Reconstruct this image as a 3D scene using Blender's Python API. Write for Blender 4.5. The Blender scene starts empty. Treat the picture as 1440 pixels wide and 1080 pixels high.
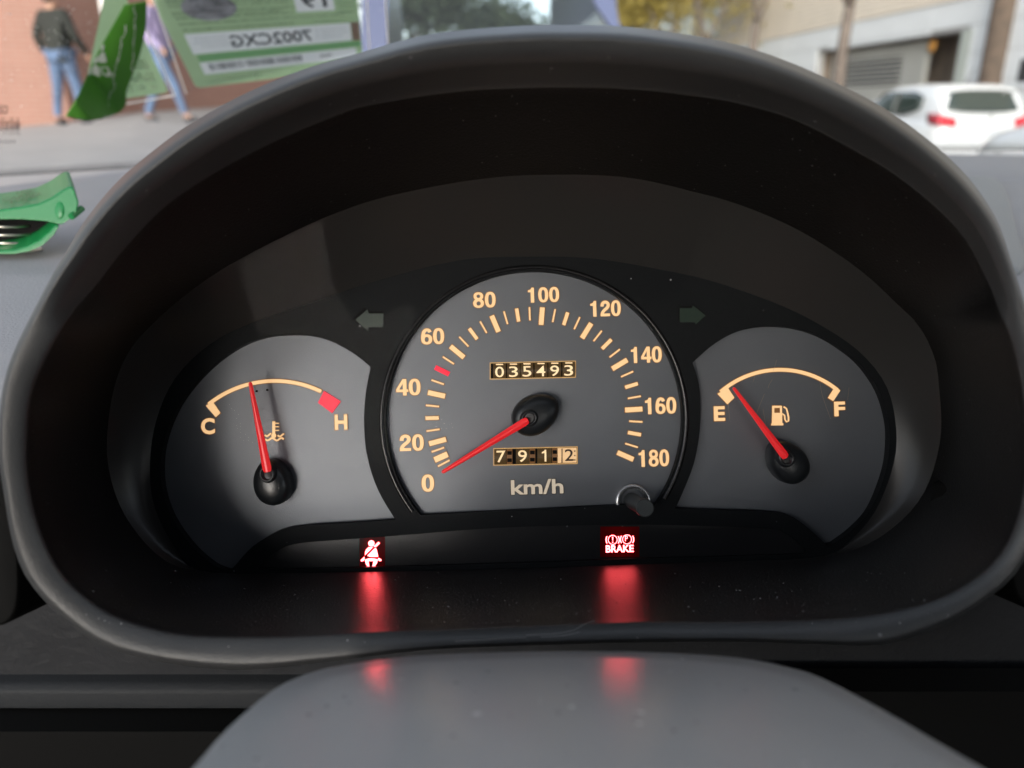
import bpy, bmesh, math, random
from mathutils import Vector, Matrix
from mathutils.geometry import tessellate_polygon
from mathutils.bvhtree import BVHTree
random.seed(7)
R = math.radians
S = bpy.context.scene
COL = S.collection

# ------------------------------------------------------------------ camera
W0, H0, F, D = 1440.0, 1080.0, 1081.0, 0.28      # photograph size, focal length in its pixels, camera to dial
PITCH = R(20)
EYE = Vector((0, 0, 1.15))
RIGHT = Vector((1, 0, 0))
UP = Vector((0, math.sin(PITCH), math.cos(PITCH)))
BACK = Vector((0, -math.cos(PITCH), math.sin(PITCH)))
cam_d = bpy.data.cameras.new('camera')
cam_d.sensor_width = 36
cam_d.lens = F / W0 * 36
cam_d.clip_start, cam_d.clip_end = 0.01, 800
cam_d.dof.use_dof = True
cam_d.dof.focus_distance = 0.268
cam_d.dof.aperture_fstop = 9.0
cam = bpy.data.objects.new('camera', cam_d)
COL.objects.link(cam)
cam.location = EYE
cam.rotation_euler = (math.pi / 2 - PITCH, 0, 0)
S.camera = cam

# ------------------------------------------------------------------ light
to_sun = (RIGHT * -0.23 + UP * -0.07 + BACK * 0.92).normalized()
sun_el = math.asin(to_sun.z)
world = bpy.data.worlds.new('World')
S.world = world
world.use_nodes = True
nt = world.node_tree
sky = nt.nodes.new('ShaderNodeTexSky')
sky.sky_type = 'NISHITA'
sky.sun_disc = False
sky.sun_elevation = sun_el
sky.sun_rotation = math.atan2(to_sun.x, to_sun.y)
sky.air_density, sky.dust_density, sky.ozone_density = 1.0, 1.5, 1.3
nt.nodes['Background'].inputs['Strength'].default_value = 0.15
hsv = nt.nodes.new('ShaderNodeHueSaturation')       # thin overcast: the sky's colour washed out
hsv.inputs['Saturation'].default_value = 0.42
nt.links.new(sky.outputs[0], hsv.inputs['Color'])
nt.links.new(hsv.outputs[0], nt.nodes['Background'].inputs['Color'])
sun_d = bpy.data.lights.new('sun', 'SUN')
sun_d.energy = 0.85
sun_d.angle = R(32)
sun_d.color = (1.0, 0.985, 0.97)
sun = bpy.data.objects.new('sun', sun_d)
COL.objects.link(sun)
sun.rotation_euler = to_sun.to_track_quat('Z', 'Y').to_euler()
S.view_settings.view_transform = 'Standard'
S.view_settings.look = 'None'
S.view_settings.exposure = 1.3
S.view_settings.gamma = 1.0
S.cycles.use_denoising = True
S.cycles.max_bounces = 8
S.cycles.transparent_max_bounces = 16
S.cycles.sample_clamp_indirect = 6

# ------------------------------------------------------------------ helpers
def loc(px, py, z=0.0):
    """panel coordinates (x right, y up, z towards the driver) of an outline point at height z over the dials"""
    d = D - z
    return Vector(((px - 720) / F * d, (540 - py) / F * d, z))
def ray(px, py):
    return (RIGHT * ((px - 720) / F) + UP * ((540 - py) / F) - BACK)
def wpt(px, py, d):
    return EYE + ray(px, py) * d
PANEL = Matrix((( RIGHT.x, UP.x, BACK.x, 0), (RIGHT.y, UP.y, BACK.y, 0), (RIGHT.z, UP.z, BACK.z, 0), (0, 0, 0, 1)))
PANEL.translation = EYE - BACK * D
U = D / F

def tag(o, label=None, cat=None, group=None, kind=None):
    if label: o['label'] = label
    if cat: o['category'] = cat
    if group: o['group'] = group
    if kind: o['kind'] = kind
    return o
def empty(name, M=None, label=None, cat=None, group=None):
    o = bpy.data.objects.new(name, None)
    o.empty_display_size = 0.02
    COL.objects.link(o)
    if M is not None: o.matrix_world = M
    return tag(o, label, cat, group)
def link(name, me, parent=None, M=None):
    o = bpy.data.objects.new(name, me)
    COL.objects.link(o)
    if parent is not None: o.parent = parent
    if M is not None:
        if parent is None: o.matrix_world = M
        else: o.matrix_local = M
    return o
def make(name, verts, faces, mats, smooth=False, fm=None):
    me = bpy.data.meshes.new(name)
    me.from_pydata([tuple(v) for v in verts], [], [tuple(f) for f in faces])
    for m in (mats if isinstance(mats, (list, tuple)) else [mats]): me.materials.append(m)
    if fm:
        for p, i in zip(me.polygons, fm): p.material_index = i
    if smooth:
        for p in me.polygons: p.use_smooth = True
    me.update()
    return me
def fixn(me):
    bm = bmesh.new(); bm.from_mesh(me)
    bmesh.ops.recalc_face_normals(bm, faces=bm.faces)
    bm.to_mesh(me); bm.free(); me.update()
    return me

class MB:
    """collects geometry for one mesh"""
    def __init__(s): s.v, s.f, s.m = [], [], []
    def add(s, vs, fs, mi=0):
        n = len(s.v)
        s.v += [Vector(v) for v in vs]
        s.f += [tuple(i + n for i in f) for f in fs]
        s.m += [mi] * len(fs)
        return s
    def prism(s, loops, z0, z1, mi=0, sides=None):
        """loops: 2-D outlines (first outer, then holes) in panel units; extruded from z0 to z1"""
        flat = [p for l in loops for p in l]
        tri = tessellate_polygon([[Vector((p[0], p[1], 0)) for p in l] for l in loops])
        n = len(flat)
        vs = [(p[0], p[1], z1) for p in flat] + [(p[0], p[1], z0) for p in flat]
        top, fs = [], []
        for t in tri:
            a, b, c = (Vector((flat[i][0], flat[i][1])) for i in t)
            cr = (b - a).cross(c - a)
            top.append(t if cr > 0 else t[::-1])
        k = 0
        for l in loops:
            m = len(l)
            for i in range(m):
                j = (i + 1) % m
                fs.append((k + i, k + j, n + k + j, n + k + i))
            k += m
        s.add(vs, top, mi)
        nn = len(s.v) - 2 * n
        s.f += [tuple(i + nn for i in f) for f in fs]; s.m += [mi if sides is None else sides] * len(fs)
        return s
    def box(s, c, d, mi=0, M=None):
        x, y, z = (a / 2 for a in d)
        vs = [Vector((sx * x, sy * y, sz * z)) for sz in (-1, 1) for sy in (-1, 1) for sx in (-1, 1)]
        vs = [(M @ v if M else v) + Vector(c) for v in vs]
        return s.add(vs, [(0, 2, 3, 1), (4, 5, 7, 6), (0, 1, 5, 4), (2, 6, 7, 3), (0, 4, 6, 2), (1, 3, 7, 5)], mi)
    def tube(s, pts, rad, n=8, mi=0, cap=True):
        pts = [Vector(p) for p in pts]
        rs = rad if isinstance(rad, (list, tuple)) else [rad] * len(pts)
        base = len(s.v); ref = None
        for i, p in enumerate(pts):
            t = (pts[min(i + 1, len(pts) - 1)] - pts[max(i - 1, 0)]).normalized()
            if ref is None: ref = t.orthogonal().normalized()
            a = (ref - t * ref.dot(t)).normalized(); b = t.cross(a); ref = a
            for k in range(n):
                w = 2 * math.pi * k / n
                s.v.append(p + (a * math.cos(w) + b * math.sin(w)) * rs[i])
        for i in range(len(pts) - 1):
            for k in range(n):
                q = (k + 1) % n
                s.f.append((base + i * n + k, base + i * n + q, base + (i + 1) * n + q, base + (i + 1) * n + k)); s.m.append(mi)
        if cap:
            s.f.append(tuple(base + k for k in range(n - 1, -1, -1))); s.m.append(mi)
            e = base + (len(pts) - 1) * n
            s.f.append(tuple(e + k for k in range(n))); s.m.append(mi)
        return s
    def loft(s, rings, closed=True, mi=0, capa=False, capb=False):
        base = len(s.v); n = len(rings[0])
        for r in rings: s.v += [Vector(v) for v in r]
        for i in range(len(rings) - 1):
            for k in range(n if closed else n - 1):
                q = (k + 1) % n
                s.f.append((base + i * n + k, base + i * n + q, base + (i + 1) * n + q, base + (i + 1) * n + k)); s.m.append(mi)
        if capa: s.f.append(tuple(base + k for k in range(n - 1, -1, -1))); s.m.append(mi)
        if capb: s.f.append(tuple(base + (len(rings) - 1) * n + k for k in range(n))); s.m.append(mi)
        return s
    def build(s, name, mats, parent=None, M=None, smooth=False, fix=False):
        me = make(name, s.v, s.f, mats, smooth, s.m)
        if fix: fixn(me)
        return link(name, me, parent, M)

def soften(o, w=0.0004, seg=2, ang=35):
    b = o.modifiers.new('bevel', 'BEVEL'); b.width = w; b.segments = seg; b.limit_method = 'ANGLE'; b.angle_limit = R(ang)
    b.harden_normals = False
    return o

def spline(pts, n, closed=True):
    """Catmull-Rom through 2-D/3-D points"""
    P = [Vector(p) for p in pts]; m = len(P); out = []
    segs = m if closed else m - 1
    per = max(2, n // segs)
    for i in range(segs):
        g = lambda k: P[k % m] if closed else P[max(0, min(m - 1, k))]
        a, b, c, d = g(i - 1), g(i), g(i + 1), g(i + 2)
        for k in range(per):
            t = k / per
            out.append(0.5 * ((2 * b) + (c - a) * t + (2 * a - 5 * b + 4 * c - d) * t * t + (3 * b - a - 3 * c + d) * t ** 3))
    if not closed: out.append(P[-1])
    return out
def px2(pts, z): return [loc(p[0], p[1], z).to_2d() for p in pts]

def polar(pts, c, n):
    """resample a closed outline by angle about c -> n points"""
    dense = spline([(p[0], p[1]) for p in pts], len(pts) * 24)
    ar = sorted((math.atan2(p.y - c[1], p.x - c[0]) % (2 * math.pi), (p - Vector(c)).length) for p in dense)
    out = []; j = 0; m = len(ar)
    for k in range(n):
        a = 2 * math.pi * k / n
        while j < m and ar[j][0] < a: j += 1
        a0, r0 = ar[(j - 1) % m]; a1, r1 = ar[j % m]
        if j == 0: a0 -= 2 * math.pi
        if j == m: a1 += 2 * math.pi
        t = 0 if a1 == a0 else (a - a0) / (a1 - a0)
        r = r0 + (r1 - r0) * t
        out.append((c[0] + math.cos(a) * r, c[1] + math.sin(a) * r))
    return out

# ------------------------------------------------------------------ materials
def mat(name, col, rough=0.5, metal=0.0, bump=0.0, bscale=800, var=0.0, vscale=6, emit=None, es=0.0, spec=0.5, dust=0.0, dscale=260, coat=0.0, dcol=(0.55, 0.55, 0.56), tex='Object'):
    m = bpy.data.materials.new(name); m.use_nodes = True
    n = m.node_tree; b = n.nodes['Principled BSDF']
    b.inputs['Base Color'].default_value = (*col, 1); b.inputs['Roughness'].default_value = rough
    b.inputs['Metallic'].default_value = metal; b.inputs['Specular IOR Level'].default_value = spec
    b.inputs['Coat Weight'].default_value = coat
    if emit: b.inputs['Emission Color'].default_value = (*emit, 1); b.inputs['Emission Strength'].default_value = es
    if bump or var or dust:
        tc = n.nodes.new('ShaderNodeTexCoord')
        src = tc.outputs[tex]
        cur = None
        if var:
            nz = n.nodes.new('ShaderNodeTexNoise'); nz.inputs['Scale'].default_value = vscale; nz.inputs['Detail'].default_value = 6
            n.links.new(src, nz.inputs['Vector'])
            rp = n.nodes.new('ShaderNodeMapRange'); rp.inputs['From Min'].default_value = 0.3; rp.inputs['From Max'].default_value = 0.7
            rp.inputs['To Min'].default_value = 1 - var; rp.inputs['To Max'].default_value = 1 + var
            n.links.new(nz.outputs['Fac'], rp.inputs['Value'])
            mx = n.nodes.new('ShaderNodeVectorMath'); mx.operation = 'SCALE'; mx.inputs[0].default_value = col
            n.links.new(rp.outputs[0], mx.inputs['Scale']); cur = mx.outputs[0]
            n.links.new(cur, b.inputs['Base Color'])
            rr = n.nodes.new('ShaderNodeMapRange'); rr.inputs['From Min'].default_value = 0.3; rr.inputs['From Max'].default_value = 0.7
            rr.inputs['To Min'].default_value = max(0.02, rough - var * 0.25); rr.inputs['To Max'].default_value = min(1, rough + var * 0.25)
            n.links.new(nz.outputs['Fac'], rr.inputs['Value']); n.links.new(rr.outputs[0], b.inputs['Roughness'])
        if dust:
            vo = n.nodes.new('ShaderNodeTexVoronoi'); vo.inputs['Scale'].default_value = dscale
            n.links.new(src, vo.inputs['Vector'])
            sep = n.nodes.new('ShaderNodeSeparateColor'); n.links.new(vo.outputs['Color'], sep.inputs[0])
            # the size of a fleck differs cell by cell and most cells hold none
            sz = n.nodes.new('ShaderNodeMapRange'); sz.inputs['From Min'].default_value = 1 - dust; sz.inputs['From Max'].default_value = 1
            sz.inputs['To Min'].default_value = 0.0; sz.inputs['To Max'].default_value = 0.17
            n.links.new(sep.outputs[0], sz.inputs['Value'])
            lt = n.nodes.new('ShaderNodeMath'); lt.operation = 'LESS_THAN'
            n.links.new(vo.outputs['Distance'], lt.inputs[0]); n.links.new(sz.outputs[0], lt.inputs[1])
            am = n.nodes.new('ShaderNodeMath'); am.operation = 'MULTIPLY'
            n.links.new(lt.outputs[0], am.inputs[0]); n.links.new(sep.outputs[1], am.inputs[1])
            mc = n.nodes.new('ShaderNodeMix'); mc.data_type = 'RGBA'
            n.links.new(am.outputs[0], mc.inputs['Factor'])
            if cur: n.links.new(cur, mc.inputs['A'])
            else: mc.inputs['A'].default_value = (*col, 1)
            mc.inputs['B'].default_value = (*dcol, 1)
            n.links.new(mc.outputs['Result'], b.inputs['Base Color'])
        if bump:
            nb = n.nodes.new('ShaderNodeTexNoise'); nb.inputs['Scale'].default_value = bscale; nb.inputs['Detail'].default_value = 3
            n.links.new(src, nb.inputs['Vector'])
            bp = n.nodes.new('ShaderNodeBump'); bp.inputs['Strength'].default_value = bump; bp.inputs['Distance'].default_value = 0.0006
            n.links.new(nb.outputs['Fac'], bp.inputs['Height']); n.links.new(bp.outputs[0], b.inputs['Normal'])
    return m
def glassy(name, tint=(1, 1, 1), refl=1.0, rough=0.0, ior=1.45, tr=None):
    """clear sheet: straight-through transparency plus a Fresnel reflection"""
    m = bpy.data.materials.new(name); m.use_nodes = True
    n = m.node_tree; n.nodes.clear()
    out = n.nodes.new('ShaderNodeOutputMaterial'); mix = n.nodes.new('ShaderNodeMixShader')
    t = n.nodes.new('ShaderNodeBsdfTransparent'); t.inputs[0].default_value = (*tint, 1)
    g = n.nodes.new('ShaderNodeBsdfGlossy'); g.inputs['Roughness'].default_value = rough
    fr = n.nodes.new('ShaderNodeFresnel'); fr.inputs['IOR'].default_value = ior
    mu = n.nodes.new('ShaderNodeMath'); mu.operation = 'MULTIPLY'; mu.inputs[1].default_value = refl; mu.use_clamp = True
    n.links.new(fr.outputs[0], mu.inputs[0]); n.links.new(mu.outputs[0], mix.inputs[0])
    n.links.new(t.outputs[0], mix.inputs[1]); n.links.new(g.outputs[0], mix.inputs[2]); n.links.new(mix.outputs[0], out.inputs[0])
    return m

M_dial = mat('silver dial paint', (0.150, 0.160, 0.174), 0.46, 0.60, bump=0.12, bscale=2600, var=0.05, vscale=40)
M_plate = mat('dark grey face plate', (0.0085, 0.0095, 0.0105), 0.55, spec=0.10, bump=0.15, bscale=2500, dust=0.05, dscale=420)
M_trim = mat('black gloss trim', (0.030, 0.029, 0.028), 0.28, bump=0.05, bscale=900, spec=0.30)
M_ring = mat('black gloss ring', (0.007, 0.007, 0.0075), 0.25, spec=0.4)
M_rim = mat('lit-tone hood rim', (0.050, 0.051, 0.053), 0.44, spec=0.5, bump=0.22, bscale=1500, var=0.12, vscale=30, dust=0.14, dscale=300)  # lighter copy of the hood plastic, its catch of light put into the colour
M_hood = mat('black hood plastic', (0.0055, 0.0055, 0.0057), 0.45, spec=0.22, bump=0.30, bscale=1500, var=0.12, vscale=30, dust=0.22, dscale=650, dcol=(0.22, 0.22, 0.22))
def lift_up_faces(m, col, rough, spec):
    """lighter tone for light and dust painted on surfaces facing upwards, fading out as they turn away"""
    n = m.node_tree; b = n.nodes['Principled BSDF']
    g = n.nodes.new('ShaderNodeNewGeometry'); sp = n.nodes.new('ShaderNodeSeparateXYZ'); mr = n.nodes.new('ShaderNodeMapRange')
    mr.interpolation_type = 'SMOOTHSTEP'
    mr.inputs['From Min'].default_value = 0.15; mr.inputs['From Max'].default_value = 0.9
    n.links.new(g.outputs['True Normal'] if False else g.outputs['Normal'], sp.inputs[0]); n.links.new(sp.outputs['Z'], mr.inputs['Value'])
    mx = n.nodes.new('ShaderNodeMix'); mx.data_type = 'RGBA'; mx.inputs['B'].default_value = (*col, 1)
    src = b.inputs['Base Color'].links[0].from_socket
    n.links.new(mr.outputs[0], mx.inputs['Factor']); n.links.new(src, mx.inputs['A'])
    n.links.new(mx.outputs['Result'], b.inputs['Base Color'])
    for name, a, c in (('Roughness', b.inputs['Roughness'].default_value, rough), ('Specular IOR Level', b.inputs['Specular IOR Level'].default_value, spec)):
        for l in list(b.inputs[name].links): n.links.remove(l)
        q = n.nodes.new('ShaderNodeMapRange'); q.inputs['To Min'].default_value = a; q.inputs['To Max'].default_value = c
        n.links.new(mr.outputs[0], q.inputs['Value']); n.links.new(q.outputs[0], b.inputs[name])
lift_up_faces(M_hood, (0.019, 0.0192, 0.0195), 0.33, 0.5)  # lightens the dusty shelf: light painted into the tunnel's upward faces
M_panelblk = mat('black warning strip', (0.012, 0.012, 0.013), 0.30, bump=0.1, bscale=1800, dust=0.04, dscale=400)
M_hub = mat('black hub plastic', (0.014, 0.016, 0.018), 0.30, bump=0.05, bscale=1500)
M_num = mat('backlit cream print', (0.34, 0.23, 0.11), 0.5, emit=(1.0, 0.62, 0.30), es=0.36)
M_numw = mat('pale cream print', (0.36, 0.32, 0.26), 0.5, emit=(1.0, 0.82, 0.6), es=0.16)
M_edge = mat('amber print edge', (0.20, 0.10, 0.035), 0.6, emit=(1.0, 0.35, 0.06), es=0.03)
M_edgeg = mat('dark print edge', (0.08, 0.075, 0.07), 0.6)
M_redp = mat('lit red print', (0.65, 0.015, 0.04), 0.5, emit=(1.0, 0.01, 0.05), es=0.25)
M_needle = mat('red needle', (0.72, 0.02, 0.025), 0.35, emit=(1.0, 0.02, 0.025), es=0.12)
M_arrow = mat('unlit green arrow', (0.008, 0.026, 0.014), 0.45)
M_wheel = mat('dark odometer wheel', (0.040, 0.026, 0.012), 0.4, emit=(1.0, 0.55, 0.15), es=0.018)
M_wheelw = mat('cream trip wheel', (0.45, 0.33, 0.2), 0.4, emit=(1.0, 0.62, 0.30), es=0.28)
M_digit = mat('lit odometer digit', (0.7, 0.55, 0.35), 0.5, emit=(1.0, 0.72, 0.40), es=0.30)
M_digitd = mat('dark trip digit', (0.035, 0.015, 0.008), 0.5)
M_gold = mat('amber window frame', (0.35, 0.24, 0.11), 0.35, emit=(1.0, 0.55, 0.18), es=0.16)
M_gear = mat('brown trip gear', (0.14, 0.07, 0.03), 0.4, emit=(1.0, 0.45, 0.15), es=0.04)
M_icon = mat('lit warning symbol', (0.8, 0.1, 0.1), 0.5, emit=(1.0, 0.075, 0.085), es=7.5)
M_glow = mat('red lamp lens', (0.06, 0.001, 0.004), 0.35)
_n = M_glow.node_tree; _t = _n.nodes.new('ShaderNodeBsdfTranslucent'); _t.inputs[0].default_value = (0.55, 0.002, 0.03, 1)
_m = _n.nodes.new('ShaderNodeMixShader'); _m.inputs[0].default_value = 0.75
_n.links.new(_n.nodes['Principled BSDF'].outputs[0], _m.inputs[1]); _n.links.new(_t.outputs[0], _m.inputs[2]); _n.links.new(_m.outputs[0], _n.nodes['Material Output'].inputs[0])
M_bulb = mat('lamp filament', (0.8, 0.8, 0.8), 0.5, emit=(1.0, 0.25, 0.12), es=0.45)
M_lens = glassy('clear cluster lens', (0.97, 0.97, 0.98), 0.013, 0.02)
M_boss = mat('clear lens boss', (0.75, 0.75, 0.76), 0.12, 0.8)
M_knob = mat('black reset knob', (0.035, 0.04, 0.042), 0.42, bump=0.1, bscale=1800)
M_dash = mat('grey dashboard plastic', (0.29, 0.295, 0.315), 0.55, bump=0.5, bscale=900, var=0.06, vscale=10)
M_airbag = mat('grey airbag cover plastic', (0.25, 0.27, 0.285), 0.5, bump=0.4, bscale=1200, dust=0.03, dscale=70)
M_fascia = mat('dark grained fascia', (0.022, 0.023, 0.026), 0.52, spec=0.3, bump=0.9, bscale=240, var=0.1, vscale=20)
M_black = mat('black rubber', (0.006, 0.006, 0.006), 0.7, spec=0.1)
M_vent = mat('black vent plastic', (0.012, 0.012, 0.013), 0.45, bump=0.2, bscale=900)
M_ledge = mat('lower ledge plastic', (0.024, 0.026, 0.029), 0.62, spec=0.2, bump=0.3, bscale=900)
M_col = mat('grey column cover plastic', (0.47, 0.47, 0.472), 0.23, spec=0.8, bump=0.16, bscale=1300, var=0.07, vscale=14, dust=0.45, dscale=170, dcol=(0.80, 0.80, 0.81))
M_glass = glassy('windscreen glass', (0.93, 0.95, 0.94), 0.35, 0.0)

def paper(m, k=0.6):
    """thin card or vinyl: part of the light comes through from behind"""
    n = m.node_tree; b = n.nodes['Principled BSDF']; o = n.nodes['Material Output']
    t = n.nodes.new('ShaderNodeBsdfTranslucent'); mx = n.nodes.new('ShaderNodeMixShader'); mx.inputs[0].default_value = k
    src = b.inputs['Base Color']
    if src.is_linked: n.links.new(src.links[0].from_socket, t.inputs[0])
    else: t.inputs[0].default_value = src.default_value
    n.links.new(b.outputs[0], mx.inputs[1]); n.links.new(t.outputs[0], mx.inputs[2]); n.links.new(mx.outputs[0], o.inputs[0])
    return m

def stroke_band(pts, w):
    P = [Vector(p) for p in pts]; l, r = [], []
    for i, p in enumerate(P):
        t = (P[min(i + 1, len(P) - 1)] - P[max(0, i - 1)]).normalized(); n = Vector((-t.y, t.x))
        l.append(tuple(p + n * w / 2)); r.append(tuple(p - n * w / 2))
    return l + r[::-1]
def grow(q, e):
    cx = sum(p[0] for p in q) / len(q); cy = sum(p[1] for p in q) / len(q)
    return [(cx + (p[0] - cx) * (1 + e / max(1, math.hypot(p[0] - cx, p[1] - cy))), cy + (p[1] - cy) * (1 + e / max(1, math.hypot(p[0] - cx, p[1] - cy)))) for p in q]

# ------------------------------------------------------------------ text
def text2d(s, bold=0.0, res=4, spacing=1.0):
    """flat glyph mesh -> (verts in 0..1 box, faces)"""
    cu = bpy.data.curves.new('t', 'FONT'); cu.body = s; cu.resolution_u = res; cu.offset = bold; cu.space_character = spacing
    cu.fill_mode = 'FRONT'
    ob = bpy.data.objects.new('t', cu)
    COL.objects.link(ob)
    dg = bpy.context.evaluated_depsgraph_get()
    me = bpy.data.meshes.new_from_object(ob.evaluated_get(dg))
    vs = [v.co.to_2d() for v in me.vertices]; fs = [tuple(p.vertices) for p in me.polygons]
    bpy.data.objects.remove(ob); bpy.data.curves.remove(cu); bpy.data.meshes.remove(me)
    x0 = min(v.x for v in vs); x1 = max(v.x for v in vs); y0 = min(v.y for v in vs); y1 = max(v.y for v in vs)
    return vs, fs, (x0, y0, x1, y1)
def text_into(mb, s, box, z, bold=0.02, roll=1.7, mi=0, thick=0.00015, grow=0.0, glyph=None, raw=None):
    """letters filling the px box (x0,y0,x1,y1) at height z, with a real thickness"""
    vs, fs, bb = text2d(s, bold) if raw is None else raw
    bx0, by0, bx1, by1 = box
    cx, cy = (bx0 + bx1) / 2, (by0 + by1) / 2
    w, h = (bx1 - bx0) + 2 * grow, (by1 - by0) + 2 * grow
    a = R(roll); out = []
    for v in vs:
        u = ((v.x - bb[0]) / (bb[2] - bb[0]) - 0.5) * w
        q = ((v.y - bb[1]) / (bb[3] - bb[1]) - 0.5) * h
        x = u * math.cos(a) - q * math.sin(a); y = u * math.sin(a) + q * math.cos(a)
        out.append(loc(cx + x, cy - y, z))
    mb.add(out, fs, mi)
    # side walls along boundary edges
    ec = {}
    for f in fs:
        for i in range(len(f)):
            e = (f[i], f[(i + 1) % len(f)])
            k = tuple(sorted(e)); ec.setdefault(k, []).append(e)
    base = len(mb.v)
    mb.v += [Vector((p.x, p.y, p.z - thick)) for p in out]
    off = base - len(out)
    for k, l in ec.items():
        if len(l) == 1:
            a_, b_ = l[0]
            mb.f.append((off + b_, off + a_, base + a_, base + b_)); mb.m.append(mi)
    return mb
def printed(name, s, box, parent, z=0.0004, bold=0.02, roll=1.7, mats=None, edge=1.0):
    mb = MB()
    text_into(mb, s, box, z, bold, roll, 0, 0.0002)
    if edge: text_into(mb, s, box, z - 0.00012, bold + 0.022, roll, 1, 0.0001, grow=edge)
    return mb.build(name, mats or [M_num, M_edge], parent)

# ================================================================== INSTRUMENT CLUSTER
CL = empty('instrument_cluster', PANEL, 'grey-faced car instrument cluster with three red needles under the black hood', 'instrument cluster')
ZP = 0.0034      # top of the face plate over the dials

speedo_c = (751, 590)
def circ(c, r, n=96, a0=0, a1=360):
    return [(c[0] + r * math.cos(R(a0 + (a1 - a0) * i / n)), c[1] - r * math.sin(R(a0 + (a1 - a0) * i / n))) for i in range(n + (0 if a1 - a0 == 360 else 1))]
# outlines of the openings in the face plate (photograph pixels)
bl = math.degrees(math.atan2(-(724 - 590), 592 - 751)); br = math.degrees(math.atan2(-(709 - 590), 925 - 751))
speedo_out = circ(speedo_c, 209, 96, br, 360 + bl)
temp_top = spline([(521, 516), (500, 499), (470, 482), (440, 473), (410, 471), (375, 474), (340, 486), (305, 509), (275, 538), (250, 572), (233, 612), (226, 650), (229, 692), (243, 730), (270, 768), (300, 794), (322, 803)], 80, False)
temp_low = spline([(330, 796), (356, 768), (394, 746), (433, 739), (500, 735), (556, 731)], 24, False)
temp_rt = spline([(556, 731), (532, 690), (517, 645), (512, 600), (514, 555), (521, 516)], 20, False)
temp_out = [tuple(p) for p in temp_top + temp_low + temp_rt[1:-1]]
fuel_top = spline([(974, 510), (1000, 487), (1030, 469), (1060, 461), (1088, 459), (1120, 462), (1152, 472), (1182, 489), (1211, 513), (1236, 549), (1249, 590), (1251, 625), (1245, 665), (1225, 715), (1200, 744), (1172, 765)], 80, False)
fuel_low = spline([(1163, 767), (1135, 741), (1108, 724), (1069, 719), (1000, 717), (950, 715)], 24, False)
fuel_left = spline([(950, 715), (962, 688), (976, 651), (984, 606), (985, 560), (981, 532), (974, 510)], 20, False)
fuel_out = [tuple(p) for p in fuel_top + fuel_low + fuel_left[1:-1]]
strip_out = [tuple(p) for p in spline([(362, 797), (387, 777), (415, 765), (480, 759), (562, 753), (660, 745), (760, 740), (894, 738), (1000, 740), (1085, 744), (1108, 752), (1132, 771)], 60, False) + spline([(1132, 779), (1000, 783), (894, 785.5), (760, 790.5), (600, 795.5), (472, 799), (364, 800.5)], 24, False)]
edge_pts = [(1178, 775), (1227, 725), (1256, 655), (1260, 600), (1246, 542), (1208, 494), (1150, 455), (1090, 426), (1004, 396), (934, 380), (837, 364), (750, 361), (647, 366), (530, 395), (433, 427), (345, 458), (290, 488), (245, 534), (220, 590), (211, 650), (217, 712), (250, 775), (300, 814), (420, 815), (560, 812), (760, 806), (894, 801), (1060, 795), (1148, 788)]
CC = (735, 560)
NR = 220
plate_edge = polar(edge_pts, CC, NR)

# plate with four openings
mb = MB()
mb.prism([px2(plate_edge, ZP), px2(speedo_out, ZP), px2(temp_out, ZP), px2(fuel_out, ZP), px2(strip_out, ZP)], -0.002, ZP)
# chamfered inner wall of the speedometer opening (picks up amber from the numerals)
rim_o = circ(speedo_c, 219, 96, br + 2, 358 + bl); rim_i = circ(speedo_c, 208, 96, br + 2, 358 + bl)
plate = mb.build('face_plate', [M_plate], CL)
soften(plate, 0.0006, 2, 50)
mb = MB()
ro = [loc(*p, ZP + 0.0004) for p in circ(speedo_c, 217.5, 96, br + 3, 357 + bl)]
rm = [loc(*p, ZP + 0.0004) for p in circ(speedo_c, 212, 96, br + 3, 357 + bl)]
ri = [loc(*p, 0.0002) for p in circ(speedo_c, 207.5, 96, br + 3, 357 + bl)]
rb = [loc(*p, ZP - 0.001) for p in circ(speedo_c, 218, 96, br + 3, 357 + bl)]
mb.loft([rb, ro, rm, ri], closed=False)
mb.build('dial_surround', M_ring, CL, smooth=True, fix=False)

# turn signal arrows
def arrow(pts):
    m = MB(); m.prism([px2(pts, ZP)], ZP - 0.001, ZP + 0.00025)
    bk = spline(pts, 1)
    return m
la = [(500, 450), (516.5, 435.5), (518.5, 441), (539, 441), (539, 460), (518, 460), (517.5, 465.5)]
ra = [(956, 433.5), (973, 433.5), (974, 429.5), (992, 443.7), (978, 456.5), (977.5, 453), (956, 453)]
for k, a in enumerate((la, ra)):
    cx = sum(p[0] for p in a) / 7; cy = sum(p[1] for p in a) / 7
    m = MB()
    s = -1 if k == 0 else -0.5
    m.prism([px2([(cx + (p[0] - cx) * 1.10 + s * 2.2, cy + (p[1] - cy) * 1.12 - 2.0) for p in a], ZP)], ZP - 0.0006, ZP + 0.00012, 1)  # black backing offset up-left paints the recess shadow round the arrow
    m.prism([px2(a, ZP)], ZP - 0.0006, ZP + 0.00030, 0)
    o = m.build('turn_signal_arrow', [M_arrow, M_black], plate)
    o['label'] = ('left' if k == 0 else 'right') + '-pointing unlit green arrow'

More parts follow.
